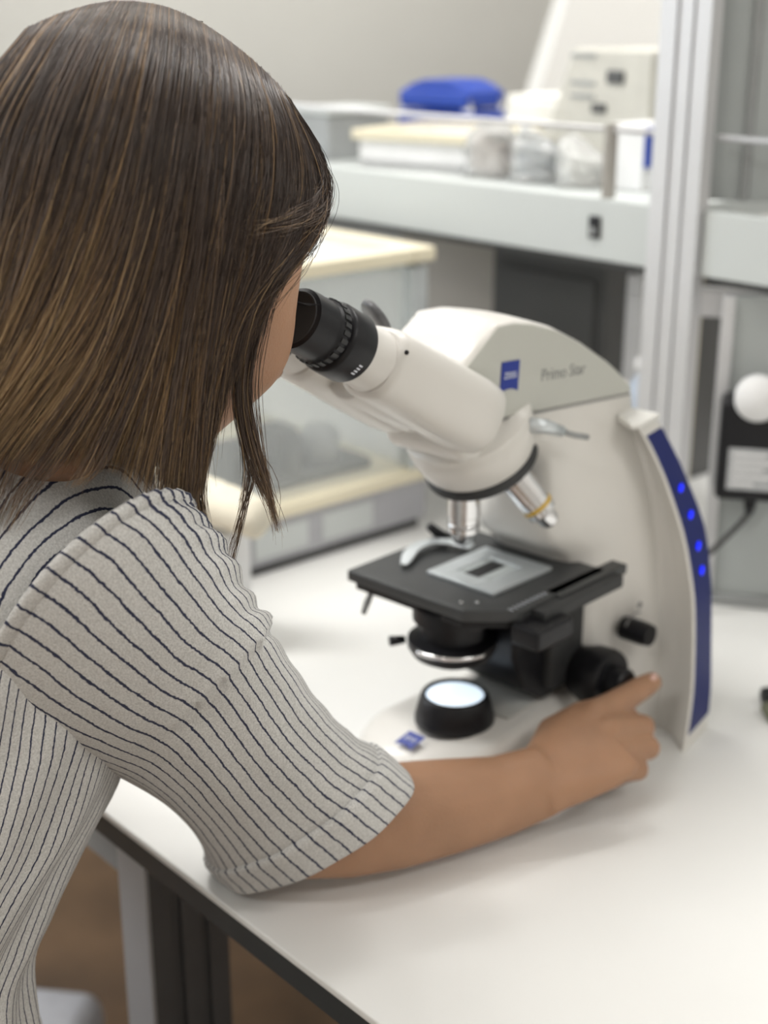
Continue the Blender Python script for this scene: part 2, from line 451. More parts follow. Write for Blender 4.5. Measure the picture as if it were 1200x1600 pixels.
# ------------------------------------------------------------------ glass cabinet
CC = Vector((.047, 1.505, TZ))
def CF(a, b, z): return CC + A2 * a + B2 * b + Vector((0, 0, z))
cb = empty('glass_cabinet', CF(-.16, -.2, 0), 0, 'small glass walled cabinet with cream top frame and grey base behind the microscope, left', 'cabinet')
def cbox(a0, a1, b0, b1, z0, z1, g=None):
    g = g or G()
    return g.box(CF((a0 + a1) / 2, (b0 + b1) / 2, (z0 + z1) / 2), (a1 - a0, b1 - b0, z1 - z0), YAW_T)
cbw, cbd = .34, .46
rel(cbox(-cbw, 0, -cbd, 0, .012, .058), cb).mk('base', mat('base_grey', (.40, .40, .42), .5, noise=.03), cb, bevel=.002)
rel(cbox(-cbw + .01, -.006, -cbd + .01, -.006, 0, .012), cb).mk('plinth', M_dark, cb)
rel(cbox(-cbw, .004, -cbd, .004, .058, .072), cb).mk('cream_rim', M_cream, cb, bevel=.002)
for (b0, b1) in ((-.24, -.17), (-.15, -.08)):
    rel(cbox(-.001, .0015, b0, b1, .020, .050), cb).mk('base_label', M_fascia, cb)
tf = G(); T0, T1, T2, T3 = -cbw - .004, .006, -cbd - .004, .006
for q in ((T0, T1, T2, T2 + .03), (T0, T1, T3 - .03, T3), (T0, T0 + .03, T2 + .03, T3 - .03), (T1 - .03, T1, T2 + .03, T3 - .03)): cbox(*q, .302, .317, tf)
ctop = rel(tf, cb).mk('top_frame', M_cream, cb, bevel=.002)
rel(cbox(T0 + .03, T1 - .03, T2 + .03, T3 - .03, .306, .313), cb).mk('top_pane', M_haze_w, ctop)  # translucent insert added so light enters the cabinet from above
rel(cbox(-cbw + .01, -.01, -cbd + .01, -cbd + .024, .294, .302), cb).mk('top_rail', M_fascia, ctop)
rel(cbox(-cbw + .01, -.01, -.020, -.006, .294, .302), cb).mk('top_rail', M_fascia, ctop)
for a, b in ((-.022, -.022), (-.022, -cbd), (-cbw, -.022), (-cbw, -cbd)):
    rel(cbox(a, a + .022, b, b + .022, .072, .296), cb).mk('corner_post', M_steel, cb, bevel=.001)
rel(cbox(-.016, -.010, -cbd + .024, -.024, .073, .295), cb).mk('side_pane', M_haze, cb)
rel(cbox(-cbw + .024, -.024, -.016, -.010, .073, .295), cb).mk('back_pane', M_haze_w, cb)
rel(cbox(-cbw + .008, -cbw + .014, -cbd + .024, -.024, .073, .295), cb).mk('far_pane', M_haze_w, cb)
rel(cbox(-cbw + .024, -.024, -cbd + .010, -cbd + .016, .073, .295), cb).mk('front_pane', M_haze, cb)
rel(cbox(-.014, -.008, -.235, -.222, .073, .295), cb).mk('door_frame', M_fascia, cb)
# things inside the cabinet
sc = empty('sample_tray', CF(-.12, -.2, .0725), 0, 'dark grey tray of instrument parts standing inside the glass cabinet', 'tray')
def inbox(a0, a1, b0, b1, z0, z1, root): return rel(cbox(a0, a1, b0, b1, z0, z1), root)
inbox(-.20, -.035, -.33, -.05, .0725, .085, sc).mk('tray_body', M_dark, sc, bevel=.003)
g = G().lathe([(.045, 0), (.045, .012), (.02, .02), (.018, .035), (.0, .038)], CF(-.11, -.13, .085) - sc.location, (0, 0, 1), 28)
g.mk('weighing_pan', M_dark, sc, smooth=True)
for k, (a, b, r, h, m) in enumerate(((-.06, -.2, .018, .045, M_dark), (-.08, -.26, .022, .035, M_outlet), (-.15, -.24, .022, .04, M_grey), (-.065, -.10, .022, .04, M_grey), (-.05, -.155, .014, .05, M_dark))):
    G().lathe([(r, 0), (r, h * .8), (r * .6, h), (0, h)], CF(a, b, .085) - sc.location, (0, 0, 1), 24).mk('vessel', m, sc, smooth=True)
# cream folded cloth bundle, left of hair wisp
c = PY(338, 762, 1.20)
bd = empty('paper_towel_bundle', (c.x, c.y, TZ), math.radians(-25), 'cream ribbed paper bundle on a white block beside the cabinet, behind the hair wisp', 'paper bundle')
rg = []
for i in range(26):
    t = i / 25; x = -.10 + .15 * t
    r = .030 * (1 - .25 * t) * (1 if 0 < i < 25 else .6)
    rg.append([(x, math.cos(a) * r * 1.1, .152 - .028 * t + math.sin(a) * r * .75 * (1 + .05 * math.cos(i * 2.4))) for a in [2 * PI * k / 28 for k in range(28)]])
G().loft(rg).mk('paper_roll', mat('cream_paper', (.80, .75, .62), .8, noise=.06, nscale=80), bd, smooth=True)
G().box((-.06, 0, .055), (.15, .07, .110)).mk('block', M_white, bd, bevel=.006)

# ------------------------------------------------------------------ equipment under the shelf
def unit(name, a0, a1, b0, b1, z0, z1, m, label, cat, extra=None, bevel=.004):
    e = empty(name, SF((a0 + a1) / 2, (b0 + b1) / 2, z0), YAW_T, label, cat)
    w, d, h = a1 - a0, b1 - b0, z1 - z0
    G().box((0, 0, h / 2), (w, d, h)).mk('casing', m, e, bevel=bevel)
    if extra: extra(e, w, d, h)
    return e
def ex_dark(e, w, d, h):
    G().box((0, -d / 2 - .002, h * .5), (w * .86, .006, h * .8)).mk('front_panel', M_dark, e, bevel=.002)
    for k in range(3): G().lathe([(.006, 0), (.006, .01), (0, .01)], (-w * .3 + k * w * .2, -d / 2 - .004, h * .2), (0, -1, 0), 16).mk('button', M_blk, e, smooth=True)
unit('dark_instrument', -.39, -.215, .12, .36, TZ, 1.05, M_dark, 'dark grey instrument casing standing under the left shelf', 'instrument', ex_dark)
def ex_taupe(e, w, d, h):
    G().box((0, -d / 2 - .001, h * .5), (w * .9, .004, h * .9)).mk('door', M_brownp, e, bevel=.001)
    G().box((w * .36, -d / 2 - .006, h * .5), (.008, .01, .05)).mk('handle', M_steel, e, bevel=.001)
unit('taupe_cupboard', -.60, -.395, .16, .36, TZ, 1.055, M_brownp, 'taupe cupboard under the left shelf between the glass cabinet and dark instrument', 'cupboard', ex_taupe)
e = empty('support_rod', SF(-.150, .1, TZ), YAW_T, 'grey vertical square rod under the shelf, between dark instrument and cream tube', 'rod')
G().box((0, 0, .145), (.022, .022, .29)).mk('rod_body', M_alu, e, bevel=.002); G().box((0, 0, .003), (.05, .05, .006)).mk('foot', M_alu, e, bevel=.001)
e = empty('cream_tube', SF(-.095, .11, TZ), YAW_T, 'cream upright tube under the shelf, close to the upright post', 'tube')
G().lathe([(.014, 0), (.014, .30)], (0, 0, 0), (0, 0, 1), 24).mk('tube_body', M_cream, e, smooth=True); G().lathe([(.022, 0), (.022, .008), (.014, .01)], (0, 0, 0), (0, 0, 1), 24).mk('tube_foot', M_cream, e, smooth=True)
e = empty('wash_bottle', SF(-.090, .04, TZ), YAW_T, 'pale blue plastic bottle standing behind the microscope beside the upright post', 'bottle')
M_pb = mat('pale_blue_plastic', (.50, .57, .68), .3, noise=.03)
G().lathe([(.020, 0), (.024, .005), (.024, .17), (.021, .185), (.010, .20), (.010, .207)], (0, 0, 0), (0, 0, 1), 28).mk('bottle_body', M_pb, e, smooth=True)
G().lathe([(.0115, .205), (.0115, .218), (0, .22)], (0, 0, 0), (0, 0, 1), 24).mk('cap', M_white, e, smooth=True)

# ------------------------------------------------------------------ things on the shelf
SZ = 1.124
def open_tray(e, w, d, h, m, rim, parts=('tray_wall', 'tray_rim')):
    t = .008
    g = G().box((0, 0, .004), (w, d, .008)).box((0, -d / 2 + t / 2, h / 2), (w, t, h)).box((0, d / 2 - t / 2, h / 2), (w, t, h)).box((-w / 2 + t / 2, 0, h / 2), (t, d - 2 * t, h)).box((w / 2 - t / 2, 0, h / 2), (t, d - 2 * t, h))
    g.mk(parts[0], m, e)
    r = G().box((0, -d / 2, h), (w + .016, .014, .012)).box((0, d / 2, h), (w + .016, .014, .012)).box((-w / 2, 0, h), (.014, d, .012)).box((w / 2, 0, h), (.014, d, .012))
    r.mk(parts[1], rim, e, bevel=.002)
e = empty('cream_tray', SF(-.495, .15, SZ), YAW_T + .25, 'low white tray with cream rim on the left shelf in front of the blue rack', 'tray')
open_tray(e, .17, .15, .038, M_white, M_cream)
e = empty('tube_rack', SF(-.62, .27, SZ), YAW_T + .2, 'blue plastic rack of stacked tiers at the back of the left shelf', 'rack')
for k, (z, w) in enumerate(((.012, .115), (.044, .115), (.070, .11))):
    G().box((0, 0, z), (w, .09, .022 if k else .024)).mk('tier', M_bluebox, e, bevel=.004)
for sx in (-1, 1):
    for sy in (-1, 1): G().box((sx * .050, sy * .036, .036), (.010, .010, .072)).mk('rack_post', M_white, e)
G().prism([(-.054, .079), (.054, .079), (.04, .088), (.02, .094), (-.02, .094), (-.04, .088)], -.04, .04, lambda x, y, d: Vector((x, d, y))).mk('rack_lid', M_bluebox, e, bevel=.002)
e = empty('grey_shelf_box', SF(-.66, .11, SZ), YAW_T, 'grey metal box at the left of the shelf beside her forehead', 'box')
G().box((0, 0, .028), (.075, .10, .056)).mk('box_body', M_grey, e, bevel=.003); G().box((0, 0, .06), (.08, .105, .008)).mk('lid', M_fascia, e, bevel=.002)
# beige device with two dark openings
e = empty('beige_device', SF(-.31, .27, SZ), YAW_T - .12, 'beige instrument with two dark sockets at the right end of the left shelf', 'instrument')
M_beige = mat('beige_enamel', (.56, .545, .49), .5, noise=.05)
G().prism([(-.08, 0), (.085, 0), (.085, .138), (-.045, .138), (-.08, .06)], -.06, .06, lambda x, y, d: Vector((x, d, y))).mk('casing', M_beige, e, bevel=.004)
G().box((.03, -.061, .108), (.026, .006, .014)).mk('socket', M_dark, e, bevel=.001)
G().box((.005, -.061, .073), (.022, .006, .010)).mk('socket', M_dark, e, bevel=.001)
for z in (.13, .1, .085): G().box((-.025, -.061, z), (.04, .003, .004)).mk('vent_slot', M_grey, e)
# bags of film
def bag(a, b, w, h, d, label, seed, m=M_bag):
    e = empty('plastic_bag', SF(a, b, SZ), YAW_T, label, 'bag', 'clear bags on the left shelf')
    r = random.Random(seed); rings = []
    for i in range(12):
        t = i / 11; z = h * t * .8; k = 1.0 - .10 * t - .35 * max(0, t - .75) * 4
        rings.append([(math.cos(q) * w / 2 * k * (1 + .22 * r.uniform(-1, 1)), math.sin(q) * d / 2 * k * (1 + .25 * r.uniform(-1, 1)), z * (1 + .10 * r.uniform(-1, 1)) + t * .012 * math.cos(q + seed) + .002) for q in [2 * PI * j / 18 for j in range(18)]])
    G().loft(rings).mk('bag_film', m, e, smooth=True)
    return e
bag(-.375, .10, .075, .062, .06, 'clear crumpled plastic bag right beside the cream tray on the shelf', 1)
bag(-.303, .10, .065, .058, .06, 'clear crumpled plastic bag, middle one of the three on the shelf', 2)
bag(-.240, .10, .06, .052, .06, 'clear crumpled plastic bag nearest the dark rail post', 3)
for k, (a, b, m, lab) in enumerate(((-.375, .10, mat('pale_pink_goods', (.62, .50, .45), .6), 'pale pink packet inside the clear bag beside the cream tray'),
                                (-.303, .10, mat('pale_blue_goods', (.45, .55, .66), .6), 'pale blue packet inside the middle clear bag'))):
    e = empty('packet', SF(a, b, SZ + .003), YAW_T + .3 * k, lab, 'packet')
    G().box((0, 0, .018), (.035, .022, .036)).mk('wrapper', m, e, bevel=.003)
e = empty('white_carton', SF(-.180, .13, SZ), YAW_T, 'white carton with a dark blue edge between rail post and upright post', 'carton')
G().box((0, 0, .034), (.045, .06, .068)).mk('carton_body', M_white, e, bevel=.002); G().box((.0235, 0, .045), (.004, .058, .04)).mk('blue_strip', M_bluebox, e)
e = empty('paper_sheets', SF(-.43, .27, SZ), YAW_T, 'white paper sheets stacked behind the clear bags on the shelf', 'paper')
for k in range(4): G().box((.002 * k, 0, .012 + .02 * k), (.11, .08, .019)).mk('sheet_stack', M_paper, e, bevel=.001)

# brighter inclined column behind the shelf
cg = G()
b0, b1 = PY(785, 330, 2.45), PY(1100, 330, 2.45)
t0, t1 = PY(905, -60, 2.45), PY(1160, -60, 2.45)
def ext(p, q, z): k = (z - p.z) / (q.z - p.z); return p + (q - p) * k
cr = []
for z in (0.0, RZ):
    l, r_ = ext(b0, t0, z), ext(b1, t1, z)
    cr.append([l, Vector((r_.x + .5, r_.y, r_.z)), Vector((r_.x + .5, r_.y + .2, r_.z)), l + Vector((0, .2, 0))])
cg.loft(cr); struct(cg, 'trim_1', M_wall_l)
# second worktop behind, seen past the shelf
e = empty('back_bench', (-.7, 3.2, 0), 0, 'long pale bench along the back wall seen above the shelf at left', 'bench')
G().box((.2, .1, .985), (1.5, .8, .03)).mk('worktop', M_fascia, e, bevel=.002); G().box((.2, .14, .485), (1.46, .7, .97)).mk('cabinet_body', M_grey, e)

# ------------------------------------------------------------------ microscope  (mm: x to its back, n to its right side, z up)
mic = empty('microscope', MO, math.atan2(MB.y, MB.x), 'white binocular laboratory microscope with blue side stripe and black stage', 'microscope')
def mm(x, n, z): return Vector((x / 1000, -n / 1000, z / 1000))
def ml_dir(x, n, z): return Vector((x, -n, z)).normalized()
def mpart(g, name, m, parent=mic, **k): return g.mk(name, m, parent, **k)

# base: plan outline, rounded nose, lofted with soft shoulder
def base_ring(inset, z):
    pts = []
    for k in range(25):
        t = -PI / 2 + PI * k / 24
        pts.append((-26 - (62 - inset) * math.cos(t), (57 - inset) * math.sin(t)))
    pts += [(20, 54 - inset), (70, 46 - inset), (110, 42 - inset), (170, 42 - inset)]
    pts = [(170, -42 + inset), (110, -42 + inset), (70, -46 + inset), (20, -54 + inset)] + pts
    return [mm(x, n, z(x) if callable(z) else z) for x, n in pts]
top = lambda x: 45 if x > -20 else 45 - (-(x + 20)) ** 1.25 * .065
g = G()
g.loft([base_ring(3, 0), base_ring(0, 4), base_ring(0, lambda x: top(x) - 12), base_ring(2.5, lambda x: top(x) - 5), base_ring(7, lambda x: top(x) - 1.2), base_ring(13, top)])
base = mpart(g, 'base', M_ivory, smooth=True)
g = G().prism([(22, -33), (22, 33), (108, 27), (108, -27)], 45, 46.5, lambda x, y, d: mm(x, y, d)); mpart(g, 'deck_plate', M_deck, base, bevel=.0006)
for sx in (-55, 150):
    for sn in (-34, 34): mpart(G().lathe([(.009, .0), (.009, .003)], mm(sx, sn, 0), (0, 0, 1), 16), 'rubber_foot', M_blk, base)
# field illuminator
il = mpart(G().lathe([(.0305, 0), (.0305, .004), (.0285, .012), (.026, .021), (.0245, .023), (.0225, .0225), (.0225, .0205), (0, .0205)], mm(-2, 0, 43), (0, 0, 1), 64), 'illuminator', M_blk, smooth=True)
mpart(G().lathe([(.0222, 0), (.019, .0013), (.010, .0021), (0, .0023)], mm(-2, 0, 63.6), (0, 0, 1), 48), 'field_lens', M_lens_lit, il, smooth=True)
# small hinge beside the illuminator
mpart(G().lathe([(.0035, 0), (.0035, .006), (.002, .008), (0, .008)], mm(31, 4, 46), (0, 0, 1), 20), 'deck_screw', M_steel, base, smooth=True)

# arm: body and head support, lofted upwards
def arm_ring(z, xf, nf, xk, nk):
    h = [(xf, nf * .55), (xf + 3, nf * .85), (xf + 9, nf)]
    for t in (.25, .5, .75): h.append((xf + 9 + (xk - xf - 9) * t, nf + (nk - nf) * t ** 1.6))
    h += [(xk, nk), (xk + 8, nk * .93), (xk + 12, nk * .6)]
    full = h + [(x, -n) for x, n in reversed(h)]
    return [mm(x, n, z) for x, n in full]
AT = [(0, 92, 43, 166, 78), (30, 92, 43, 169, 76), (48, 96, 41, 172, 74), (72, 100, 40, 174, 71), (117, 98, 40, 172, 66), (156, 84, 40, 173, 60), (176, 62, 38, 173, 56),
      (195, 58, 36, 171, 53), (220, 63, 33, 165, 48), (240, 58, 33, 160, 43), (254, 40, 34, 158, 38), (262, 6, 35, 158, 36), (270, -10, 35, 157, 35.5), (284, -28, 35.5, 152, 35.5)]
zz = [r[0] for r in AT]
def interp(z, k): return float(np.interp(z, zz, [r[k] for r in AT]))
AC = catmull(AT, 60)
g = G().loft([arm_ring(*r) for r in AC])
arm = mpart(g, 'arm', M_ivory, smooth=True)
# fins that flare to the blue stripes
FT = [(0, 141, 116, 190, 108), (30, 150, 114, 198, 104), (62, 157, 110, 201, 100), (114, 162, 103, 205, 93), (150, 162, 95, 206, 86), (174, 161, 88, 203, 80), (200, 157, 79, 196, 71), (219, 153, 72, 189, 65), (240, 144, 66, 177, 60), (256, 134, 62, 166, 57)]
fz = [r[0] for r in FT]
for sgn in (1, -1):
    rings, st_in, st_out, F2 = [], [], [], catmull(FT, 44)
    for z, xr, nr, xb, nb in F2:
        z = max(z, 0)
        xk = float(np.interp(z, zz, [r[3] for r in AT])); nk = float(np.interp(z, zz, [r[4] for r in AT]))
        mid = ((xk + xr) / 2 + 4, (nk + nr) / 2 - 1)
        sec = [(xk - 6, nk - 8), (xk - 1.5, nk - .6), ((xk * 2 + mid[0]) / 3 + 1, (nk * 2 + mid[1]) / 3 - .8), mid, (xr + 1.5, nr - 3.5), (xr, nr - 1), (xr + 1, nr), (xr + 4, nr - .2),
               (xb, nb), (xb + 2, nb - 3), (xb + 2, 20), (xk + 4, 10)]
        rings.append([mm(x, sgn * n, z) for x, n in sec])
        d = .7
        st_in.append((xr + 3.2, nr + d - .2, z)); st_out.append((xb - .8, nb + d + .2, z))
    fin = mpart(G().loft(rings), 'side_fin', M_ivory, smooth=True)
    fin.data.shade_smooth() if hasattr(fin.data, 'shade_smooth') else None
    em = fin.modifiers.new('e', 'EDGE_SPLIT'); em.split_angle = math.radians(38)
    sr = []
    for (x0, n0, z0), (x1, n1, z1) in zip(st_in, st_out):
        sr.append([mm(x0, sgn * n0, z0), mm(x1, sgn * n1, z1), mm(x1, sgn * (n1 - 2), z1), mm(x0, sgn * (n0 - 2), z0)])
    k0, k1 = 2, 42
    sp = mpart(G().loft(sr[k0:k1]), 'blue_stripe', M_blue, fin)
    if sgn > 0:
        ctr = [((a[0] + b_[0]) / 2, (a[1] + b_[1]) / 2, (a[2] + b_[2]) / 2) for a, b_ in zip(st_in, st_out)]
        for zc in (200, 178, 156, 135):
            i = min(range(len(ctr)), key=lambda q: abs(ctr[q][2] - zc)); x, n, z = ctr[i]
            a, b_ = st_in[i], st_out[i]
            nd = ml_dir(-(b_[1] - a[1]), (b_[0] - a[0]), 0)
            mpart(G().lathe([(0.0042, -.0002), (.0040, .0006), (.002, .0011), (0, .0012)], mm(x, n, z), nd, 20), 'indicator_light', M_led, sp, smooth=True)
    cap = [mm(x, sgn * n, z) for x, n, z in ((128, 58, 256), (134, 63, 256.5), (168, 58, 256.5), (166, 30, 257), (140, 38, 257))]
    cap2 = [p + Vector((0, 0, .0045)) for p in cap]
    mpart(G().loft([cap, cap2]), 'fin_cap', mat('white_cap', (.80, .79, .75), .4), fin, bevel=.0012)

# head housing
HP = [(-38, 290), (158, 275), (160, 278), (138, 296), (125, 305), (91, 325), (59, 340), (30, 349), (10, 353), (-8, 353.5), (-26, 341), (-45, 328), (-48, 308)]
g = G()
def hring(poly, n, cx=30, cz=315, k=1.0): return [mm(cx + (x - cx) * k, n, cz + (z - cz) * k) for x, z in poly]
g.loft([hring(HP, 36), hring(HP, -36)])
head = mpart(g, 'head_housing', M_ivory, bevel=.003, seg=3)
g = G().prism(HP, 35.6, 36.7, lambda x, y, d: mm(55 + (x - 55) * .985, d, 312 + (y - 312) * .965)); mpart(g, 'side_cover', M_ivory_g, head, bevel=.0005)
# domed roof and rounded shoulders
TP = [(-48, 328), (-28, 342), (-9, 354), (10, 354), (30, 350), (59, 341), (91, 326), (125, 306), (140, 296)]
rg = []
for k in range(15):
    a = PI * k / 14
    rg.append([mm(x, 35 * math.cos(a), z - 2.5 + (4.5 * math.sin(a) ** .8 if 0 < k < 14 else 0) * (1 if 0 < i < 8 else .3)) for i, (x, z) in enumerate(TP)])
bot = [[Vector((p.x, p.y, p.z - .012)) for p in r] for r in rg]
loops = [r + list(reversed(q)) for r, q in zip(rg, bot)]
mpart(G().loft(loops), 'roof_shell', M_ivory, head, smooth=True, sub=0)
# seam under the head
g = G().prism([(-38, 288.5), (158, 273.3), (158, 275), (-38, 290.3)], -36.3, 36.3, lambda x, y, d: mm(x, d, y)); mpart(g, 'seam', mat('seam_grey', (.30, .30, .29), .6), head)
mpart(G().prism([(-44, 289), (-44, 268), (-36, 262), (0, 260), (60, 262), (60, 281)], -35, 35, lambda x, y, d: mm(x, d, y)), 'lower_housing', M_ivory, head, bevel=.006, seg=4)

# turret
tau = math.radians(28)
TD = ml_dir(math.sin(tau), 0, -math.cos(tau))
tc_ = mm(3, 0, 281)
tur = mpart(G().lathe([(.028, -.006), (.0455, .0015), (.0470, .003), (.0472, .006), (.046, .007), (.046, .0085), (.047, .010), (.046, .020), (.043, .031), (.040, .0365), (.0, .0365)], tc_, TD, 72), 'turret_housing', M_ivory, smooth=True)
tur.modifiers.new('e', 'EDGE_SPLIT').split_angle = math.radians(40)
np_ = mpart(G().lathe([(.0, .0355), (.0405, .0355), (.0425, .0375), (.0425, .0425), (.040, .045), (.028, .0475), (0, .0475)], tc_, TD, 72), 'nosepiece', M_blk_m, smooth=True)
np_.modifiers.new('e', 'EDGE_SPLIT').split_angle = math.radians(40)
tcd = Vector((tc_.x, tc_.y, tc_.z)) + TD * .046
def objective(ang, L, ring, m, tip=True):
    u = ml_dir(-math.cos(tau), 0, -math.sin(tau)); w = Vector((0, -1, 0))
    rad = u * math.cos(ang) + w * math.sin(ang)
    d = (TD * math.cos(tau) + rad * math.sin(tau)).normalized()
    o = tcd + rad * .023 - d * .004
    ob = mpart(G().lathe([(.0105, 0), (.0105, .004), (.0118, .0045), (.0118, L * .55), (.0112, L * .56), (.0112, L * .80), (.0085, L * .84), (.0075, L * .95), (.0055, L), (0, L)], o, d, 36), 'objective_lens', m, np_, smooth=True)
    ob.modifiers.new('e', 'EDGE_SPLIT').split_angle = math.radians(35)
    mpart(G().lathe([(.0119, L * .66), (.0119, L * .71)], o, d, 36), 'colour_ring', ring, np_, smooth=True)
    mpart(G().lathe([(.0120, L * .12), (.0120, L * .22)], o, d, 36), 'knurled_band', M_blk, np_, smooth=True)
    if tip: mpart(G().lathe([(.0035, L), (.0025, L + .0015), (0, L + .002)], o, d, 20), 'front_lens', M_chrome, np_, smooth=True)
objective(0, .049, M_chrome, M_chrome)
objective(math.radians(92), .056, M_yellow, M_chrome)
objective(math.radians(180), .048, M_steel, M_chrome)
objective(math.radians(270), .040, M_chrome, M_chrome)
# lever on the turret side
mpart(G().tube([mm(22, 42, 279), mm(36, 48, 276), mm(50, 51, 270)], [.0055, .0052, .004]), 'analyser_lever', M_steel, tur, smooth=True)
mpart(G().tube([mm(50, 51, 270), mm(63, 54, 265), mm(76, 55, 261)], .0022), 'lever_pin', M_grey, tur, smooth=True)

# binocular tubes
def tube_set(n):
    e0 = mm(-190, n, 385.5); d = ml_dir(154, 0, -88)
    root = G().lathe([(.016, .0), (.0185, .0015), (.0190, .008), (.0188, .018), (.0192, .0205), (.0200, .0215), (.0200, .027), (.0193, .028), (.0193, .030)], e0, d, 48, cap=False)
    ey = mpart(root, 'eyepiece', M_blk, smooth=True)
    ey.modifiers.new('e', 'EDGE_SPLIT').split_angle = math.radians(40)
    mpart(G().lathe([(.0145, .0), (.016, -.0006), (.0165, .001), (.0120, .006), (.0120, .007), (0, .007)], e0, d, 40), 'eyecup', M_blk_m, ey, smooth=True)
    mpart(G().lathe([(.0118, .0066), (.006, .0052), (0, .0048)], e0, d, 40), 'eye_lens', M_lensglass, ey, smooth=True)
    u = d.orthogonal().normalized(); w = d.cross(u)
    kg = G()
    for k in range(26):
        a = 2 * PI * k / 26; c_ = e0 + d * .0243 + (u * math.cos(a) + w * math.sin(a)) * .0202
        R = Matrix((u * math.cos(a) + w * math.sin(a), -u * math.sin(a) + w * math.cos(a), d)).transposed()
        kg.box(c_, (.0012, .0028, .0052), R=R)
    mpart(kg, 'knurling', M_blk_m, ey)
    bb = mpart(G().lathe([(.0193, .029), (.0215, .030), (.0222, .032), (.0222, .050), (.0215, .0515), (.019, .052)], e0, d, 48, cap=False), 'dioptre_ring', M_blk, ey, smooth=True)
    bb.modifiers.new('e', 'EDGE_SPLIT').split_angle = math.radians(50)
    mpart(G().lathe([(.0190, .051), (.0196, .053), (.0196, .068), (.0204, .070), (.0204, .082)], e0, d, 48, cap=False), 'tube_collar', M_ivory, ey, smooth=True)
    # prism housing: rounded section
    rings = []
    up = Vector((0, 1, 0)).cross(d).normalized()
    if up.z < 0: up = -up
    side = Vector((0, -1, 0))
    for h, k in ((.072, .86), (.0745, .96), (.078, 1), (.10, 1.02), (.135, 1.07), (.172, 1.10), (.186, 1.06), (.192, .9)):
        r_ = []
        for q in range(40):
            a = 2 * PI * q / 40; ca, sa = math.cos(a), math.sin(a); ex = .62
            x = math.copysign(abs(ca) ** ex, ca) * .0235; y = math.copysign(abs(sa) ** (ex if sa > 0 else .95), sa) * .0235
            r_.append(e0 + d * h + (side * x + up * y) * k)
        rings.append(r_)
    hs = mpart(G().loft(rings), 'prism_housing', M_ivory, smooth=True)
    hs.modifiers.new('e', 'EDGE_SPLIT').split_angle = math.radians(40)
    mpart(G().lathe([(.0016, 0), (.0014, .001), (0, .001)], e0 + d * .076 + side * .0222 + up * .010, side, 16), 'set_screw', M_blk, hs, smooth=True)
    # printed mark
    for q, a in enumerate((.0, .10, .2, .3)):
        ang = math.radians(-28) - a
        dirn = side * math.cos(ang) + up * math.sin(ang)
        R = Matrix((dirn, d, dirn.cross(d))).transposed()
        mpart(G().box(e0 + d * .045 + dirn * .02225, (.0004, .0028, .0011), R=R), 'scale_mark', M_letter_w, ey)
tube_set(32); tube_set(-32)
# hinge block between the tubes and round hinge knob
mpart(G().lathe([(.020, -.001), (.021, .001), (.021, .07), (.019, .072)], mm(-110, 0, 336), ml_dir(154, 0, -88), 40), 'hinge_block', M_ivory, smooth=True)
mpart(G().lathe([(0, -.0025), (.0125, -.0025), (.0135, -.0015), (.0135, .0015), (.0125, .0025), (0, .0025)], mm(-90, 2, 366), ml_dir(.75, .3, .5), 40), 'hinge_knob', mat('smoky_knob', (.10, .10, .105), .35, noise=.3, nscale=120), smooth=True)

# stage
SZm = 155
def sg(x0, x1, n0, n1, z0, z1): return G().prism([(x0, n0), (x1, n0), (x1, n1), (x0, n1)], z0, z1, lambda x, y, d: mm(x, y, d))
SP = [(-38, -78), (104, -78), (104, 70), (78, 76), (-26, 76), (-30, 46), (-38, 40)]
SP = [(-38, -78), (96, -78), (96, 66), (-10, 66), (-24, 52), (-38, 36)]
stg = mpart(G().prism(SP, SZm - 9, SZm, lambda x, y, d: mm(x, y, d)), 'stage', M_stage, bevel=.0015)
mpart(G().prism([(x * .93 + 2, n * .93 - 1) for x, n in SP], SZm - 16, SZm - 9, lambda x, y, d: mm(x, y, d)), 'under_plate', M_blk, stg, bevel=.001)
mpart(sg(2, 100, 50, 78, SZm - 12, SZm - 2), 'guide_rail', M_blk_m, stg, bevel=.0015)
mpart(sg(30, 116, 56, 70, SZm - 8, SZm), 'scale_bar', M_stage, stg, bevel=.001)
mpart(sg(-18, 24, 62, 88, SZm - 24, SZm - 8), 'drive_block', M_blk, stg, bevel=.003)
for k in range(9): mpart(sg(-14 + k * 5, -13.2 + k * 5, 57, 61, SZm - .5, SZm + .25), 'scale_tick', M_letter_w, stg)
# specimen holder, frosted frame with dark slot
HZ = SZm + 3
hf = G()
for q in ((-4, 66, -28, -12), (-4, 66, 20, 36), (-4, 12, -12, 20), (50, 66, -12, 20)): hf.prism([(q[0], q[2]), (q[1], q[2]), (q[1], q[3]), (q[0], q[3])], SZm, HZ, lambda x, y, d: mm(x, y, d))
hold = mpart(hf, 'specimen_holder', M_steel, stg, bevel=.0006)
mpart(sg(8, 50, -12, 20, SZm + .8, SZm + 1.8), 'glass_slide', M_frost, hold)
mpart(sg(12, 46, -6, 7, SZm + 1.8, SZm + 2.4), 'specimen', M_blk, hold)
cl = catmull([mm(-4, -22, SZm + 4), mm(-12, -34, SZm + 5), mm(-26, -40, SZm + 5), mm(-38, -38, SZm + 4), mm(-44, -34, SZm + 3)], 16)
cl = catmull([mm(54, -32, SZm + 4), mm(47, -52, SZm + 5), mm(34, -61, SZm + 5.5), mm(14, -59, SZm + 5), mm(-8, -47, SZm + 3)], 18)
g = G()
rings = []
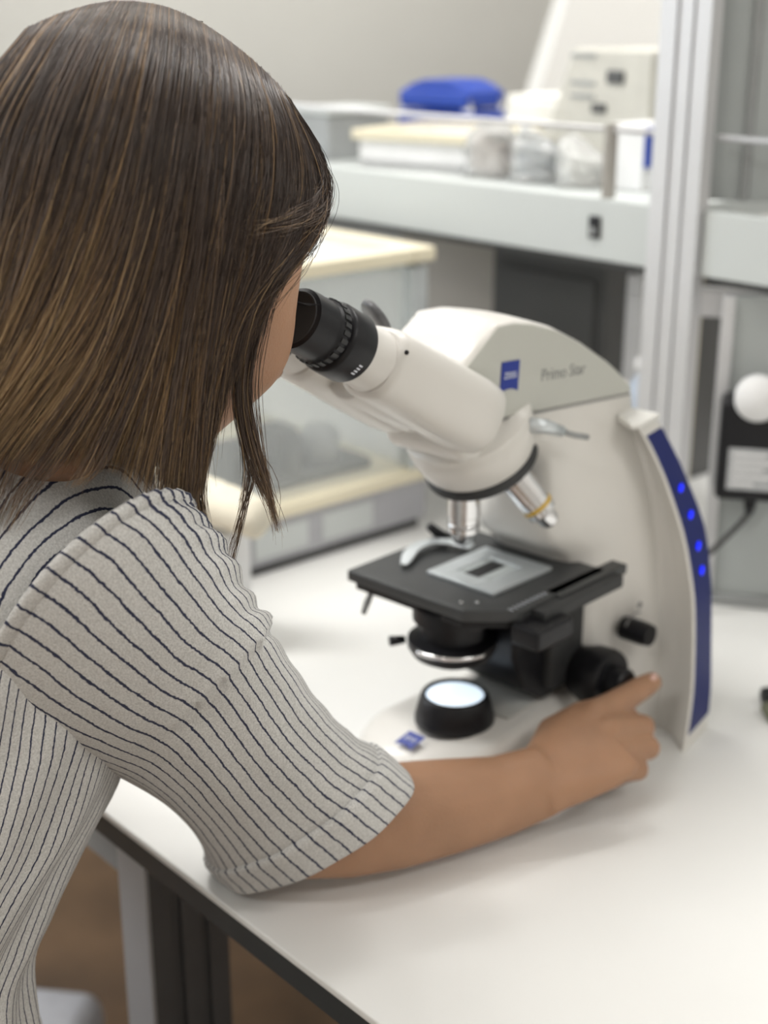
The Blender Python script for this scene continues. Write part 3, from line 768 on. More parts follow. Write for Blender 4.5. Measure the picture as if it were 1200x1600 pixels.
for i, p in enumerate(cl):
    p = Vector(p); t = (Vector(cl[min(i + 1, 17)]) - Vector(cl[max(i - 1, 0)])).normalized(); s_ = t.cross(Vector((0, 0, 1))).normalized()
    w_ = .0052 * (1 if i < 15 else (.9, .75, .5)[i - 15])
    rings.append([p + s_ * w_, p + s_ * w_ + Vector((0, 0, .0016)), p - s_ * w_ + Vector((0, 0, .0016)), p - s_ * w_])
mpart(g.loft(rings), 'spring_clip', M_steel, hold, bevel=.0005)
mpart(G().tube([mm(58, -60, SZm + 4), mm(51, -66, SZm + 9), mm(45, -68, SZm + 15)], [.003, .0042, .0036]), 'clip_lever', M_blk, hold, smooth=True)
for x, n in ((-28, 26), (-20, 34)): mpart(G().lathe([(.0016, 0), (.0014, .0008), (0, .001)], mm(x, n, SZm), (0, 0, 1), 14), 'stage_screw', M_chrome, stg, smooth=True)
mpart(G().tube([mm(-30, -60, SZm - 16), mm(-33, -62, SZm - 24), mm(-37, -62, SZm - 32)], [.002, .0028, .002]), 'stage_lever', M_grey, stg, smooth=True)
# condenser
cd = mpart(G().lathe([(.030, 0), (.030, -.012), (.024, -.014), (.024, -.026), (.0335, -.028), (.0335, -.034), (.030, -.040), (.022, -.043), (0, -.043)], mm(-6, 0, SZm - 14), (0, 0, 1), 56), 'condenser', M_blk, smooth=True)
cd.modifiers.new('e', 'EDGE_SPLIT').split_angle = math.radians(35)
arc = [mm(-6, 0, SZm - 44) + Vector((math.cos(a), math.sin(a), 0)) * .0342 for a in np.linspace(math.radians(172), math.radians(262), 20)]
mpart(G().tube(arc, .0021), 'iris_ring', M_chrome, cd, smooth=True)
mpart(G().tube([mm(-30, -26, SZm - 44), mm(-40, -32, SZm - 44)], [.003, .004]), 'iris_lever', M_blk, cd, smooth=True)
mpart(G().lathe([(.019, 0), (.019, -.003), (.0, -.003)], mm(-6, 0, SZm - 57), (0, 0, 1), 40), 'condenser_lens', M_lensglass, cd, smooth=True)
# stage carrier
cr_ = mpart(G().prism([(22, 140), (104, 140), (106, 58), (96, 50), (62, 48), (36, 66), (22, 96)], -36, 36, lambda x, y, d: mm(x, d, y)), 'stage_carrier', M_blk, bevel=.003)
mpart(sg(60, 102, 30, 44, 58, 132), 'carrier_cheek', M_blk_m, cr_, bevel=.004)
mpart(sg(40, 80, -30, 30, 128, 146), 'carrier_bracket', M_blk, cr_, bevel=.003)
# knobs
def knob(x, n, z, r, L, nm, sgn=1):
    k_ = mpart(G().lathe([(r * .8, -.012), (r * .96, 0), (r, .002), (r, L - .003), (r * .93, L), (r * .55, L), (r * .55, L + .012), (r * .48, L + .014), (0, L + .014)] if nm == 'focus_knob' else
                         [(r, -.008), (r, L * .6), (r * .9, L), (0, L)], mm(x, n, z), ml_dir(0, sgn, 0), 48), nm, M_blk, smooth=True)
    k_.modifiers.new('e', 'EDGE_SPLIT').split_angle = math.radians(35)
    return k_
knob(98, 54, 64, .024, .020, 'focus_knob'); knob(98, -54, 64, .024, .020, 'focus_knob', -1)
bk = knob(142, 62, 89, .0095, .017, 'brightness_knob')
arcp = [mm(142 + 15 * math.cos(a), 63.5, 89 + 15 * math.sin(a)) for a in np.linspace(math.radians(60), math.radians(150), 14)]
mpart(G().tube(arcp, .0006), 'dial_mark', M_letter_g, bk)
mpart(G().lathe([(.003, 0), (0.002, .0008), (0, .001)], mm(150, 62, 108), ml_dir(0, 1, 0), 16), 'dial_symbol', M_letter_g, bk)

# lettering and logo
def lettering(txt, size, m, name, parent, M, squeeze=1, ext=.0001):
    c_ = bpy.data.curves.new(name, 'FONT'); c_.body = txt; c_.size = size; c_.extrude = ext
    c_.align_x = 'CENTER'; c_.align_y = 'CENTER'
    o = bpy.data.objects.new(name, c_); COL.objects.link(o)
    dg = bpy.context.evaluated_depsgraph_get(); dg.update()
    me = bpy.data.meshes.new_from_object(o.evaluated_get(dg))
    bpy.data.objects.remove(o)
    for v in me.vertices: v.co = M @ Vector((v.co.x * squeeze, v.co.y, v.co.z))
    me.materials.clear(); me.materials.append(m); me.name = name
    q = bpy.data.objects.new(name, me); COL.objects.link(q); q.parent = parent
    return q
def frame(o, xd, yd):
    xd = xd.normalized(); yd = (yd - xd * yd.dot(xd)).normalized(); zd = xd.cross(yd)
    m = Matrix((xd, yd, zd)).transposed().to_4x4(); m.translation = o; return m
tilt = math.radians(-4)
xd = ml_dir(math.cos(tilt), 0, math.sin(tilt)); yd = ml_dir(-math.sin(tilt), 0, math.cos(tilt))
def logo(o, xd, yd, parent, s=1.0):
    F_ = frame(o, xd, yd)
    lo = [(-.0098, -.0110), (-.005, -.0092), (0, -.0086), (.005, -.0092), (.0098, -.0110), (.0098, .0105), (-.0098, .0105)]
    vs = [F_ @ Vector((x * s, y * s, z)) for z in (0, .0005) for x, y in lo]
    n_ = len(lo)
    fs = [tuple(reversed(range(n_))), tuple(range(n_, 2 * n_))] + [(i, (i + 1) % n_, (i + 1) % n_ + n_, i + n_) for i in range(n_)]
    lg = link('logo_plate', vs, fs, M_logo, parent)
    lettering('ZEISS', .0060 * s, M_letter_w, 'logo_lettering', lg, F_ @ Matrix.Translation((0, .0006 * s, .0007)), squeeze=1.0)
logo(mm(5.8, 36.9, 316), xd, yd, head)
lettering('Primo Star', .0125, M_letter_g, 'model_lettering', head, frame(mm(69, 36.8, 307.5), xd, yd))
nd = ml_dir(-1, .25, 0)
logo(mm(-47.8, -4.0, 41.9), ml_dir(0, 1, 0), ml_dir(1, 0, 0.187), base, .8)

# ------------------------------------------------------------------ the person
HC = Vector((-.129, .762, 1.200))
phi = math.radians(22)
HG = MB * math.cos(phi) - Vector((0, 0, 1)) * math.sin(phi)
HU = MB * math.sin(phi) + Vector((0, 0, 1)) * math.cos(phi)
def HP3(f, l, u): return HC + HG * f + MN * l + HU * u
MID = Vector((-.251, .766, 0))
def BP(fwd, lat, z): return MID + MB * fwd + MN * lat + Vector((0, 0, z))

def sph(g, c, r, n=14, R=None):
    r = r if isinstance(r, (tuple, list)) else (r, r, r)
    rings = []
    for i in range(n + 1):
        t = PI * i / n
        ring = []
        for k in range(2 * n):
            a = PI * k / n
            p = Vector((r[0] * math.sin(t) * math.cos(a), r[1] * math.sin(t) * math.sin(a), r[2] * math.cos(t)))
            ring.append((R @ p if R else p) + Vector(c))
        rings.append(ring)
    g.loft(rings, cap=False)
def chain(g, pts, rad, n=16):
    pts = [Vector(p) for p in pts]
    for i in range(len(pts) - 1):
        a, b_ = pts[i], pts[i + 1]; d = (b_ - a).normalized(); u = d.orthogonal().normalized(); w = d.cross(u)
        g.loft([[p + (u * math.cos(t) + w * math.sin(t)) * r for t in [2 * PI * k / n for k in range(n)]] for p, r in ((a, rad[i]), (b_, rad[i + 1]))])
    for p, r in zip(pts, rad): sph(g, p, r, 9)

body = G()
# head
def bump(d, c, w): return math.exp(-((d - Vector(c)).length / w) ** 2)
rings = []
NH = 44
for i in range(NH + 1):
    t = PI * i / NH; ring = []
    for k in range(64):
        a = 2 * PI * k / 64
        x, y, z = math.sin(t) * math.cos(a), math.sin(t) * math.sin(a), math.cos(t)
        f, l, u = x * .094, y * .075, z * .088
        if x > 0 and z < .2:
            w_ = min(1, (.2 - z) * 2); ex = 1 - .30 * w_; s0 = math.sin(t) + 1e-6
            f = math.copysign(abs(x / s0) ** ex, x) * s0 * .094; l = math.copysign(abs(y / s0) ** ex, y) * s0 * .075
        if z < 0:
            q = -z
            u = -q * .132
            l *= 1 - .24 * q ** 2.2
            f = f * (1 - .18 * q) + .022 * q ** 1.5 + (.012 * q if x > 0 else .010 * q)
        P = Vector((f, l, u))
        push = 0
        push += .020 * bump(P, (.100, 0, -.058), .013) + .010 * bump(P, (.094, 0, -.040), .012)      # nose
        push += .006 * bump(P, (.088, 0, -.088), .016) + .006 * bump(P, (.080, 0, -.122), .018)       # lips, chin
        push += .005 * bump(P, (.086, .02, -.008), .018) + .005 * bump(P, (.086, -.02, -.008), .018)  # brow
        push -= .009 * bump(P, (.088, .031, -.030), .015) + .009 * bump(P, (.088, -.031, -.030), .015)
        cheek = .007 * bump(P, (.066, .05, -.062), .026) + .007 * bump(P, (.066, -.05, -.062), .026)
        P = P + Vector((push, 0, 0)) + Vector((cheek * .6, math.copysign(cheek, l), 0))
        ring.append(HP3(*P))
    rings.append(ring)
body.loft(rings, cap=False)
for sg_ in (1, -1):
    sph(body, HP3(.0775, sg_ * .031, -.030), .0124, 10)
    sph(body, HP3(.0, sg_ * .074, -.035), (.016, .010, .026), 8, Matrix((HG, MN, HU)).transposed())
sph(body, HP3(.115, .009, -.062), .006, 8); sph(body, HP3(.115, -.009, -.062), .006, 8)
# neck and trunk
chain(body, [HP3(-.018, 0, -.055), HP3(-.028, 0, -.105), BP(.02, 0, 1.07), BP(.005, 0, 1.005)], [.053, .047, .047, .062], 20)
RB = Matrix((MB, MN, Vector((0, 0, 1)))).transposed()
for f, z, rx, ry, rz in ((0, .995, .06, .115, .045), (-.005, .93, .080, .112, .09), (-.065, .82, .078, .095, .12), (-.10, .70, .090, .105, .12), (-.13, .52, .11, .13, .10)):
    sph(body, BP(f, 0, z), (rx, ry, rz), 14, RB)
# legs, seated
for sg_ in (1, -1):
    chain(body, [BP(-.13, sg_ * .07, .43), BP(.07, sg_ * .07, .40), BP(.27, sg_ * .07, .37), BP(.27, sg_ * .08, .22), BP(.26, sg_ * .09, .09), BP(.37, sg_ * .10, .035)],
          [.082, .070, .054, .048, .038, .032], 18)
# right arm
EL = PY(440, 1292, .800); WR = PY(850, 1220, .872)
SR = PY(165, 965, .705)
chain(body, [BP(.0, .09, 1.01), SR, PY(308, 1100, .738), EL], [.045, .042, .038, .036], 20)
def oval(g, pts, ra, rb, side, n=24):
    rings = []
    for i, p in enumerate(pts):
        t = (pts[min(i + 1, len(pts) - 1)] - pts[max(i - 1, 0)]).normalized()
        s1 = (side - t * side.dot(t)).normalized(); s2 = t.cross(s1)
        rings.append([p + s1 * math.cos(a) * ra[i] + s2 * math.sin(a) * rb[i] for a in [2 * PI * k / n for k in range(n)]])
    g.loft(rings)
iM, mM, rM, pM = PY(930, 1118, .922), PY(950, 1140, .908), PY(944, 1172, .893), PY(925, 1200, .880)
across = (pM - iM).normalized()
fa = [EL, PY(540, 1285, .814), PY(620, 1274, .825), PY(700, 1260, .842), PY(780, 1244, .858), WR]
oval(body, fa, [.034, .0365, .0360, .033, .0285, .0262], [.031, .033, .031, .028, .024, .0205], Vector((0, .25, 1)))
KN = (iM + mM + rM + pM) / 4
hd = (KN - WR).normalized()
oval(body, [WR - hd * .012, WR, WR.lerp(KN, .3), WR.lerp(KN, .65), WR.lerp(KN, .95), KN + hd * .006], [.024, .026, .031, .036, .037, .034], [.019, .0195, .019, .017, .0135, .010], across)
def finger(m, pts, r): chain(body, [WR.lerp(m, .45), m] + pts, [r[0] * 1.0] + r, 12)
down_in = (-MN * .8 + Vector((0, 0, -.6))).normalized()      # towards the stand and down
finger(iM, [PY(977, 1091, .955), PY(1004, 1074, .971), PY(1018, 1066, .980)], [.0118, .0104, .0094, .0082])
mP = PY(1004, 1136, .940); finger(mM, [mP, mP + down_in * .020 + MB * .006, mP + down_in * .030 - MB * .012], [.0110, .0098, .0086, .0076])
rP = PY(1012, 1168, .925); finger(rM, [rP, rP + down_in * .018 + MB * .004, rP + down_in * .028 - MB * .013], [.0106, .0096, .0084, .0074])
pP = PY(996, 1202, .908); finger(pM, [pP, pP + down_in * .014 + MB * .003, pP + down_in * .021 - MB * .010], [.0098, .0086, .0074, .0066])
# thumb, on the far side of the hand under the knob
tb0 = WR.lerp(iM, .25) - MN * .012
chain(body, [WR.lerp(iM, .1), tb0, tb0 + hd * .026 - MN * .016, tb0 + hd * .052 - MN * .014 , tb0 + hd * .070 - MN * .006], [.014, .0145, .0115, .010, .0078], 12)
# left arm, resting on the table
SL = BP(.02, -.145, 1.01); ELL = Vector((-.405, .925, .797)); WL = Vector((-.245, 1.030, .785))
chain(body, [BP(0, -.09, 1.01), SL, SL.lerp(ELL, .5), ELL], [.055, .046, .040, .036], 20)
oval(body, [ELL, ELL.lerp(WL, .3), ELL.lerp(WL, .7), WL], [.036, .038, .029, .025], [.033, .034, .025, .0195], Vector((0, .25, 1)))
hl = (WL - ELL).normalized(); hn_ = Vector((0, 0, 1)).cross(hl).normalized()
oval(body, [WL - hl * .01, WL, WL + hl * .03, WL + hl * .07, WL + hl * .08], [.023, .025, .034, .039, .034], [.018, .019, .017, .013, .010], hn_)
for k, (o_, L_, r_) in enumerate(((.03, .060, .0092), (.010, .068, .0096), (-.010, .063, .0092), (-.029, .050, .0082))):
    s0 = WL + hl * .072 + hn_ * o_
    chain(body, [WL + hl * .04 + hn_ * o_ * .8, s0, s0 + hl * L_ * .45 + hn_ * o_ * .1, s0 + hl * L_ * .8 + hn_ * o_ * .1 - Vector((0, 0, .006)), s0 + hl * L_ - Vector((0, 0, .012))], [r_, r_ * 1.1, r_, r_ * .9, r_ * .78], 10)
chain(body, [WL + hl * .012 - hn_ * .016, WL + hl * .035 - hn_ * .042, WL + hl * .060 - hn_ * .055, WL + hl * .078 - hn_ * .058], [.013, .0125, .0105, .0085], 10)

def voxel_mesh(g, name, m, vox, smooth=3):
    o = link('tmp', g.v, g.f, m)
    r = o.modifiers.new('r', 'REMESH'); r.mode = 'VOXEL'; r.voxel_size = vox; r.use_smooth_shade = True
    s = o.modifiers.new('s', 'SMOOTH'); s.factor = .5; s.iterations = smooth
    dg = bpy.context.evaluated_depsgraph_get()
    me = bpy.data.meshes.new_from_object(o.evaluated_get(dg)); me.name = name
    me.materials.clear(); me.materials.append(m)
    bpy.data.objects.remove(o)
    me.polygons.foreach_set('use_smooth', [True] * len(me.polygons))
    q = bpy.data.objects.new(name, me); COL.objects.link(q); return q
person = tag(voxel_mesh(body, 'person', M_skin, .0024, 4), 'person with long brown hair in striped blouse, leaning over the microscope', 'person')

# eyes and brows
for sg_ in (1, -1):
    ey = G(); sph(ey, HP3(.0790, sg_ * .031, -.0305), .0113, 12); eo = ey.mk('eye', M_lip, person, smooth=True)
    ir = G(); sph(ir, HP3(.0850, sg_ * .031, -.0305), .0060, 10); ir.mk('iris', M_iris, eo, smooth=True)
    lg_ = G()
    for k in range(16):
        l0 = sg_ * (.018 + k * .0017); p = HP3(.0925 - abs(k - 6) * .0007, l0, -.022)
        lg_.tube([p, p + HG * .005 + MN * sg_ * .0003 * k - HU * .0005, p + HG * .009 + MN * sg_ * .0006 * k + HU * .002], [.0004, .0003, .0001], 5)
    lg_.mk('eyelashes', M_blk, person)
    br = G().tube([HP3(.094, sg_ * .014, -.008), HP3(.0925, sg_ * .026, -.003), HP3(.084, sg_ * .040, -.004), HP3(.070, sg_ * .052, -.010)], [.0012, .0018, .0016, .0006], 8)
    br.mk('eyebrow', M_hairmass, person, smooth=True)
nl = PY(1021, 1060, .974)
g = G(); sph(g, nl, (.0052, .0022, .0040), 8, RB); g.mk('fingernail', M_nail, person, smooth=True)

# ------------------------------------------------------------------ blouse
def cloth(name, rings, stripes, m, parent, thick=.0016, phase=0, flat=0):
    n = len(rings[0]); vs = [p for r in rings for p in r]; fs = []; uv = []
    for i in range(len(rings) - 1):
        for j in range(n):
            fs.append((i * n + j, i * n + (j + 1) % n, (i + 1) * n + (j + 1) % n, (i + 1) * n + j))
            u0, u1 = j / n * stripes + phase, (j + 1) / n * stripes + phase
            v0, v1 = i / len(rings), (i + 1) / len(rings)
            if i < flat:
                q4 = [(p - MID).dot(MN) / .0058 for p in (rings[i][j], rings[i][(j + 1) % n], rings[i + 1][(j + 1) % n], rings[i + 1][j])]
                uv += [(q4[0], v0), (q4[1], v0), (q4[2], v1), (q4[3], v1)]; continue
            uv += [(u0, v0), (u1, v0), (u1, v1), (u0, v1)]
    o = link(name, vs, fs, m, parent, smooth=True, uv=uv)
    s = o.modifiers.new('t', 'SOLIDIFY'); s.thickness = thick; s.offset = 0
    return o
TR = [  # fwd, z, half width, half depth, tilt (deg, front lower)
    (.048, 1.122, .055, .060, 34), (.045, 1.112, .066, .064, 28), (.034, 1.090, .093, .073, 18), (.020, 1.050, .118, .082, 8), (.006, 1.020, .130, .092, 4),
    (-.004, .975, .130, .100, 0), (-.014, .92, .122, .100, 0), (-.032, .87, .114, .099, 0), (-.055, .84, .111, .098, 0), (-.084, .80, .110, .098, 0), (-.102, .77, .112, .100, 0), (-.112, .70, .130, .112, 0), (-.114, .62, .155, .135, 0), (-.114, .55, .166, .148, 0)]
TRc = catmull(TR, 70)
rings = []
NS = 200
for i, (f, z, wn, wb, tl) in enumerate(TRc):
    tl = math.radians(tl); ring = []
    for j in range(NS):
        a = 2 * PI * j / NS
        ca, sa = math.cos(a), math.sin(a)
        x = math.copysign(abs(ca) ** .85, ca) * wb; y = math.copysign(abs(sa) ** .85, sa) * wn
        low = max(0, min(1, (1.0 - z) / .2))
        rip = low * (.0035 * math.sin(7 * a + 3 + z * 14) + .002 * math.sin(17 * a + z * 25)) + .0012 * math.sin(9 * a + z * 60)
        k = 1 + rip / .12
        ring.append(MID + MB * (f + x * k * math.cos(tl)) + MN * (y * k) + Vector((0, 0, z - x * k * math.sin(tl))))
    rings.append(ring)
blouse = cloth('blouse', rings, 118, M_shirt, person, flat=24)

SLV = [ # L, R, near point, centre depth, half depth
    ((-14, 1128), (290, 800), (84, 896), .690, .060),
    ((26, 1165), (320, 832), (132, 928), .698, .065),
    ((90, 1187), (352, 872), (196, 992), .708, .066),
    ((150, 1202), (384, 930), (262, 1050), .720, .064),
    ((205, 1226), (412, 975), (318, 1086), .733, .062),
    ((255, 1256), (446, 1030), (362, 1140), .746, .060),
    ((292, 1290), (492, 1096), (408, 1200), .762, .060),
    ((316, 1324), (540, 1146), (456, 1252), .780, .060),
    ((330, 1356), (584, 1174), (506, 1296), .795, .061),
    ((352, 1386), (624, 1206), (548, 1330), .806, .061)]
def sleeve_rings(tab, n=150, steps=90):
    flat = [tuple(a[0]) + tuple(a[1]) + tuple(a[2]) + (a[3], a[4]) for a in tab]
    out = []
    for i, r in enumerate(catmull(flat, steps)):
        s_ = i / (steps - 1)
        L, R, N_, Y, rd = (r[0], r[1]), (r[2], r[3]), (r[4], r[5]), r[6], r[7]
        c_ = PY((L[0] + R[0]) / 2, (L[1] + R[1]) / 2, Y)
        hv = (PY(*R, Y) - PY(*L, Y)) / 2
        nv = PY(*N_, Y - rd) - c_
        ring = []
        for j in range(n):
            a = 2 * PI * j / n
            ca, sa = math.cos(a), math.sin(a)
            k = 1.0
            gath = max(0, 1 - s_ * 3.2) * max(0, ca - .45) * 1.5        # gathers at the sleeve head
            k += gath * .035 * math.sin(a * 46)
            k += .085 * max(0, ca - .70) * math.sin(s_ * 75 + 2 * sa) * (1 if .12 < s_ < .5 else .3)   # creases on the inside of the arm
            k += .010 * math.sin(5 * a + s_ * 7) * math.sin(PI * min(1, s_ * 1.3))
            k += .012 * math.sin(9 * a + 2) * (s_ > .3) * min(1, (s_ - .3) * 3)
            # tuck
            w_ = s_ - (.452 + .02 * math.sin(a * 2))
            on = max(0, min(1, (ca + .55) * 2.5)) * max(0, min(1, (sa + .3) * 3))
            k += on * (.060 * math.exp(w_ / .045) if w_ < 0 else -.012 * math.exp(-w_ / .05))
            ring.append(c_ + hv * (ca * k) + nv * (sa * k))
        out.append(ring)
    return out
SRg = sleeve_rings(SLV)
# sleeve head puff: seam roll
sleeve = cloth('sleeve', SRg[:80], 45, M_shirt, blouse)
def grow(ring, k, add=Vector((0, 0, 0))):
    c_ = sum(ring, Vector((0, 0, 0))) / len(ring); return [c_ + (p - c_) * k + add for p in ring]
cr0 = [grow(SRg[77], .975), grow(SRg[78], 1.005), grow(SRg[78], 1.04), grow(SRg[80], 1.045), grow(SRg[85], 1.025), grow(SRg[88], 1.024), grow(SRg[89], 1.02), grow(SRg[89], .985), grow(SRg[85], .97)]
cloth('cuff', cr0, 45, M_shirt, blouse, phase=.0)
rw = []
for j in range(0, 150, 2):
    p = SRg[0][j]; q = SRg[1][j]; rw.append((p, (p - q).normalized()))
seam_pts = [p + d * .001 for p, d in rw] + [rw[0][0]]
sr = []
cc = sum(SRg[0], Vector((0, 0, 0))) / 150
for j in range(0, 150):
    p = SRg[0][j]; q = SRg[1][j]; o_ = (p - cc).normalized(); d = (p - q).normalized()
    sr.append([p - o_ * .004 - d * .003, p + o_ * .001 - d * .003, p + o_ * .0030, p + o_ * .0022 + d * .003, p - o_ * .002 + d * .005, p - o_ * .012 + d * .004])
sr = [[sr[j][k] for j in range(150)] for k in range(6)]
cloth('shoulder_seam', sr, 45, M_shirt, blouse)
# left sleeve
dl = (ELL - SL).normalized(); ul = dl.orthogonal().normalized(); wl_ = dl.cross(ul)
lr = []
for i in range(24):
    t = i / 23; r = .072 - .012 * math.sin(PI * t) + .006 * t
    lr.append([SL - dl * .035 + dl * (ELL - SL).length * 1.0 * t + (ul * math.cos(a) + wl_ * math.sin(a)) * r for a in [2 * PI * k / 80 for k in range(80)]])
cloth('sleeve', lr, 50, M_shirt, blouse)
# trousers
tg = G()
for sg_ in (1, -1):
    chain(tg, [BP(-.13, sg_ * .07, .43), BP(.07, sg_ * .07, .40), BP(.27, sg_ * .07, .37), BP(.27, sg_ * .08, .22), BP(.26, sg_ * .09, .12)], [.090, .078, .062, .056, .048], 18)
sph(tg, BP(-.13, 0, .45), (.115, .150, .10), 14, RB)
tr = voxel_mesh(tg, 'trousers', M_jean, .006, 3); tr.parent = person
for sg_ in (1, -1):
    sg2 = G(); chain(sg2, [BP(.23, sg_ * .09, .04), BP(.33, sg_ * .10, .035), BP(.42, sg_ * .105, .030)], [.038, .042, .032], 14)
    sh = voxel_mesh(sg2, 'shoe', M_blk, .005, 2); sh.parent = person
# the stool she sits on
e = empty('lab_stool', BP(-.12, 0, 0), 0, 'round black laboratory stool the person sits on', 'stool')
G().lathe([(.15, .285), (.17, .29), (.17, .33), (.155, .342), (0, .342)], (0, 0, 0), (0, 0, 1), 40).mk('seat', M_blk_m, e, smooth=True)
G().lathe([(.025, .05), (.025, .285)], (0, 0, 0), (0, 0, 1), 20).mk('column', M_chrome, e, smooth=True)
for k in range(5):
    a = 2 * PI * k / 5; G().tube([(0, 0, .07), (math.cos(a) * .26, math.sin(a) * .26, .045), (math.cos(a) * .28, math.sin(a) * .28, .022)], [.02, .015, .02]).mk('leg', M_blk, e, smooth=True)

# ------------------------------------------------------------------ hair
AXR = (.115, .092, .098)      # hair envelope half axes: facing, side, up
HCe = HP3(-.002, 0, .003)
def env_hit(px, py, grow_=1.0):
    o_ = Vector((0, 0, CAMZ)) - HCe; d = ray(px, py).normalized()
    def tr_(v): return Vector((v.dot(HG) / AXR[0], v.dot(MN) / AXR[1], v.dot(HU) / AXR[2])) / grow_
    o2, d2 = tr_(o_), tr_(d)
    a, b_, c_ = d2.dot(d2), 2 * o2.dot(d2), o2.dot(o2) - 1
    disc = b_ * b_ - 4 * a * c_
    t = (-b_ - math.sqrt(disc)) / (2 * a) if disc > 0 else -b_ / (2 * a)
    return (Vector((0, 0, CAMZ)) + d * t), disc > 0
def guide(pts, n=26, floor_y=None):
    out = []; ym = 9
    for q in catmull(pts, n):
        p, hit = env_hit(q[0], q[1])
        y = min(p.y, ym); ym = y
        out.append(PY(q[0], q[1], y))
    return out
GD = [
 [(40, 45), (-40, 150), (-95, 300), (-135, 500), (-165, 700), (-190, 860)],
 [(92, 22), (40, 90), (-30, 220), (-70, 400), (-105, 600), (-130, 820)],
 [(138, 8), (95, 70), (35, 200), (-10, 360), (-55, 560), (-95, 790)],
 [(175, 2), (134, 66), (78, 200), (32, 360), (-30, 540), (-110, 740)],
 [(205, 2), (178, 70), (132, 210), (88, 370), (15, 535), (-85, 725)],
 [(232, 5), (218, 76), (183, 215), (140, 370), (68, 535), (-50, 715)],
 [(256, 10), (250, 84), (224, 222), (186, 380), (112, 545), (-15, 720)],
 [(278, 18), (280, 94), (259, 230), (226, 385), (160, 565), (50, 725)],
 [(300, 28), (307, 108), (292, 245), (266, 400), (224, 585), (170, 735)],
 [(322, 40), (333, 124), (322, 255), (303, 400), (275, 590), (240, 780)],
 [(345, 55), (360, 142), (350, 265), (332, 400), (303, 590), (282, 800)],
 [(368, 72), (388, 162), (382, 275), (360, 400), (325, 580), (302, 800)],
 [(392, 92), (415, 182), (413, 290), (388, 400), (343, 560), (318, 740)],
 [(414, 112), (440, 200), (442, 300), (414, 400), (360, 530), (336, 670)],
 [(434, 132), (465, 218), (470, 310), (440, 395), (370, 500), (346, 625)],
 [(450, 152), (486, 235), (496, 315), (466, 385), (400, 470), (364, 590)],
 [(460, 168), (500, 246), (513, 300), (494, 365), (432, 445), (386, 535)],
]
G3 = np.array([[list(p) for p in guide(g_)] for g_ in GD])            # guides, points, 3
def tint_of(s, t, r_):
    gold = np.clip((t - .42) * 2.4, 0, 1) * np.clip(.25 + r_ * 1.3, 0, 1) * np.interp(s, [0, 3, 6, 9, 12, 16], [.85, .85, .75, .42, .34, .2])
    return np.clip(.24 + .62 * r_ ** 3 + gold * (.14 + .85 * r_), 0, 1)
def strand_mesh(name, C_, T_, rad, parent):
    """C_ (n, k, 3) centre lines -> one mesh of thin tubes"""
    n, k, _ = C_.shape
    tan = np.gradient(C_, axis=1); tan /= np.linalg.norm(tan, axis=2, keepdims=True) + 1e-9
    v = np.array([.3, -.9, .35]); u = np.cross(tan, v); u /= np.linalg.norm(u, axis=2, keepdims=True) + 1e-9
    w = np.cross(tan, u)
    prof = np.concatenate([[.6], np.ones(k - 4), [.85, .6, .25]])[None, :, None] * rad[:, None, None]
    V = np.stack([C_ + (u * math.cos(a) + w * math.sin(a)) * prof for a in (0, 2 * PI / 3, 4 * PI / 3)], axis=2)   # n,k,3,3
    V = V.reshape(-1, 3)
    i = np.arange(n)[:, None, None] * (k * 3); j = np.arange(k - 1)[None, :, None] * 3; m_ = np.arange(3)[None, None, :]
    a0 = i + j + m_; a1 = i + j + (m_ + 1) % 3
    F = np.stack([a0, a1, a1 + 3, a0 + 3], axis=-1).reshape(-1, 4)
    me = bpy.data.meshes.new(name)
    me.vertices.add(len(V)); me.vertices.foreach_set('co', V.ravel())
    me.loops.add(F.size); me.loops.foreach_set('vertex_index', F.ravel().astype(np.int32))
    me.polygons.add(len(F)); me.polygons.foreach_set('loop_start', np.arange(0, F.size, 4, dtype=np.int32))
    me.polygons.foreach_set('use_smooth', np.ones(len(F), bool))
    at = me.attributes.new('tint', 'FLOAT', 'POINT'); at.data.foreach_set('value', np.repeat(T_.ravel(), 3).astype(np.float32))
    me.update(calc_edges=True); me.materials.append(M_hair)
    o = bpy.data.objects.new(name, me); COL.objects.link(o); o.parent = parent
    return o
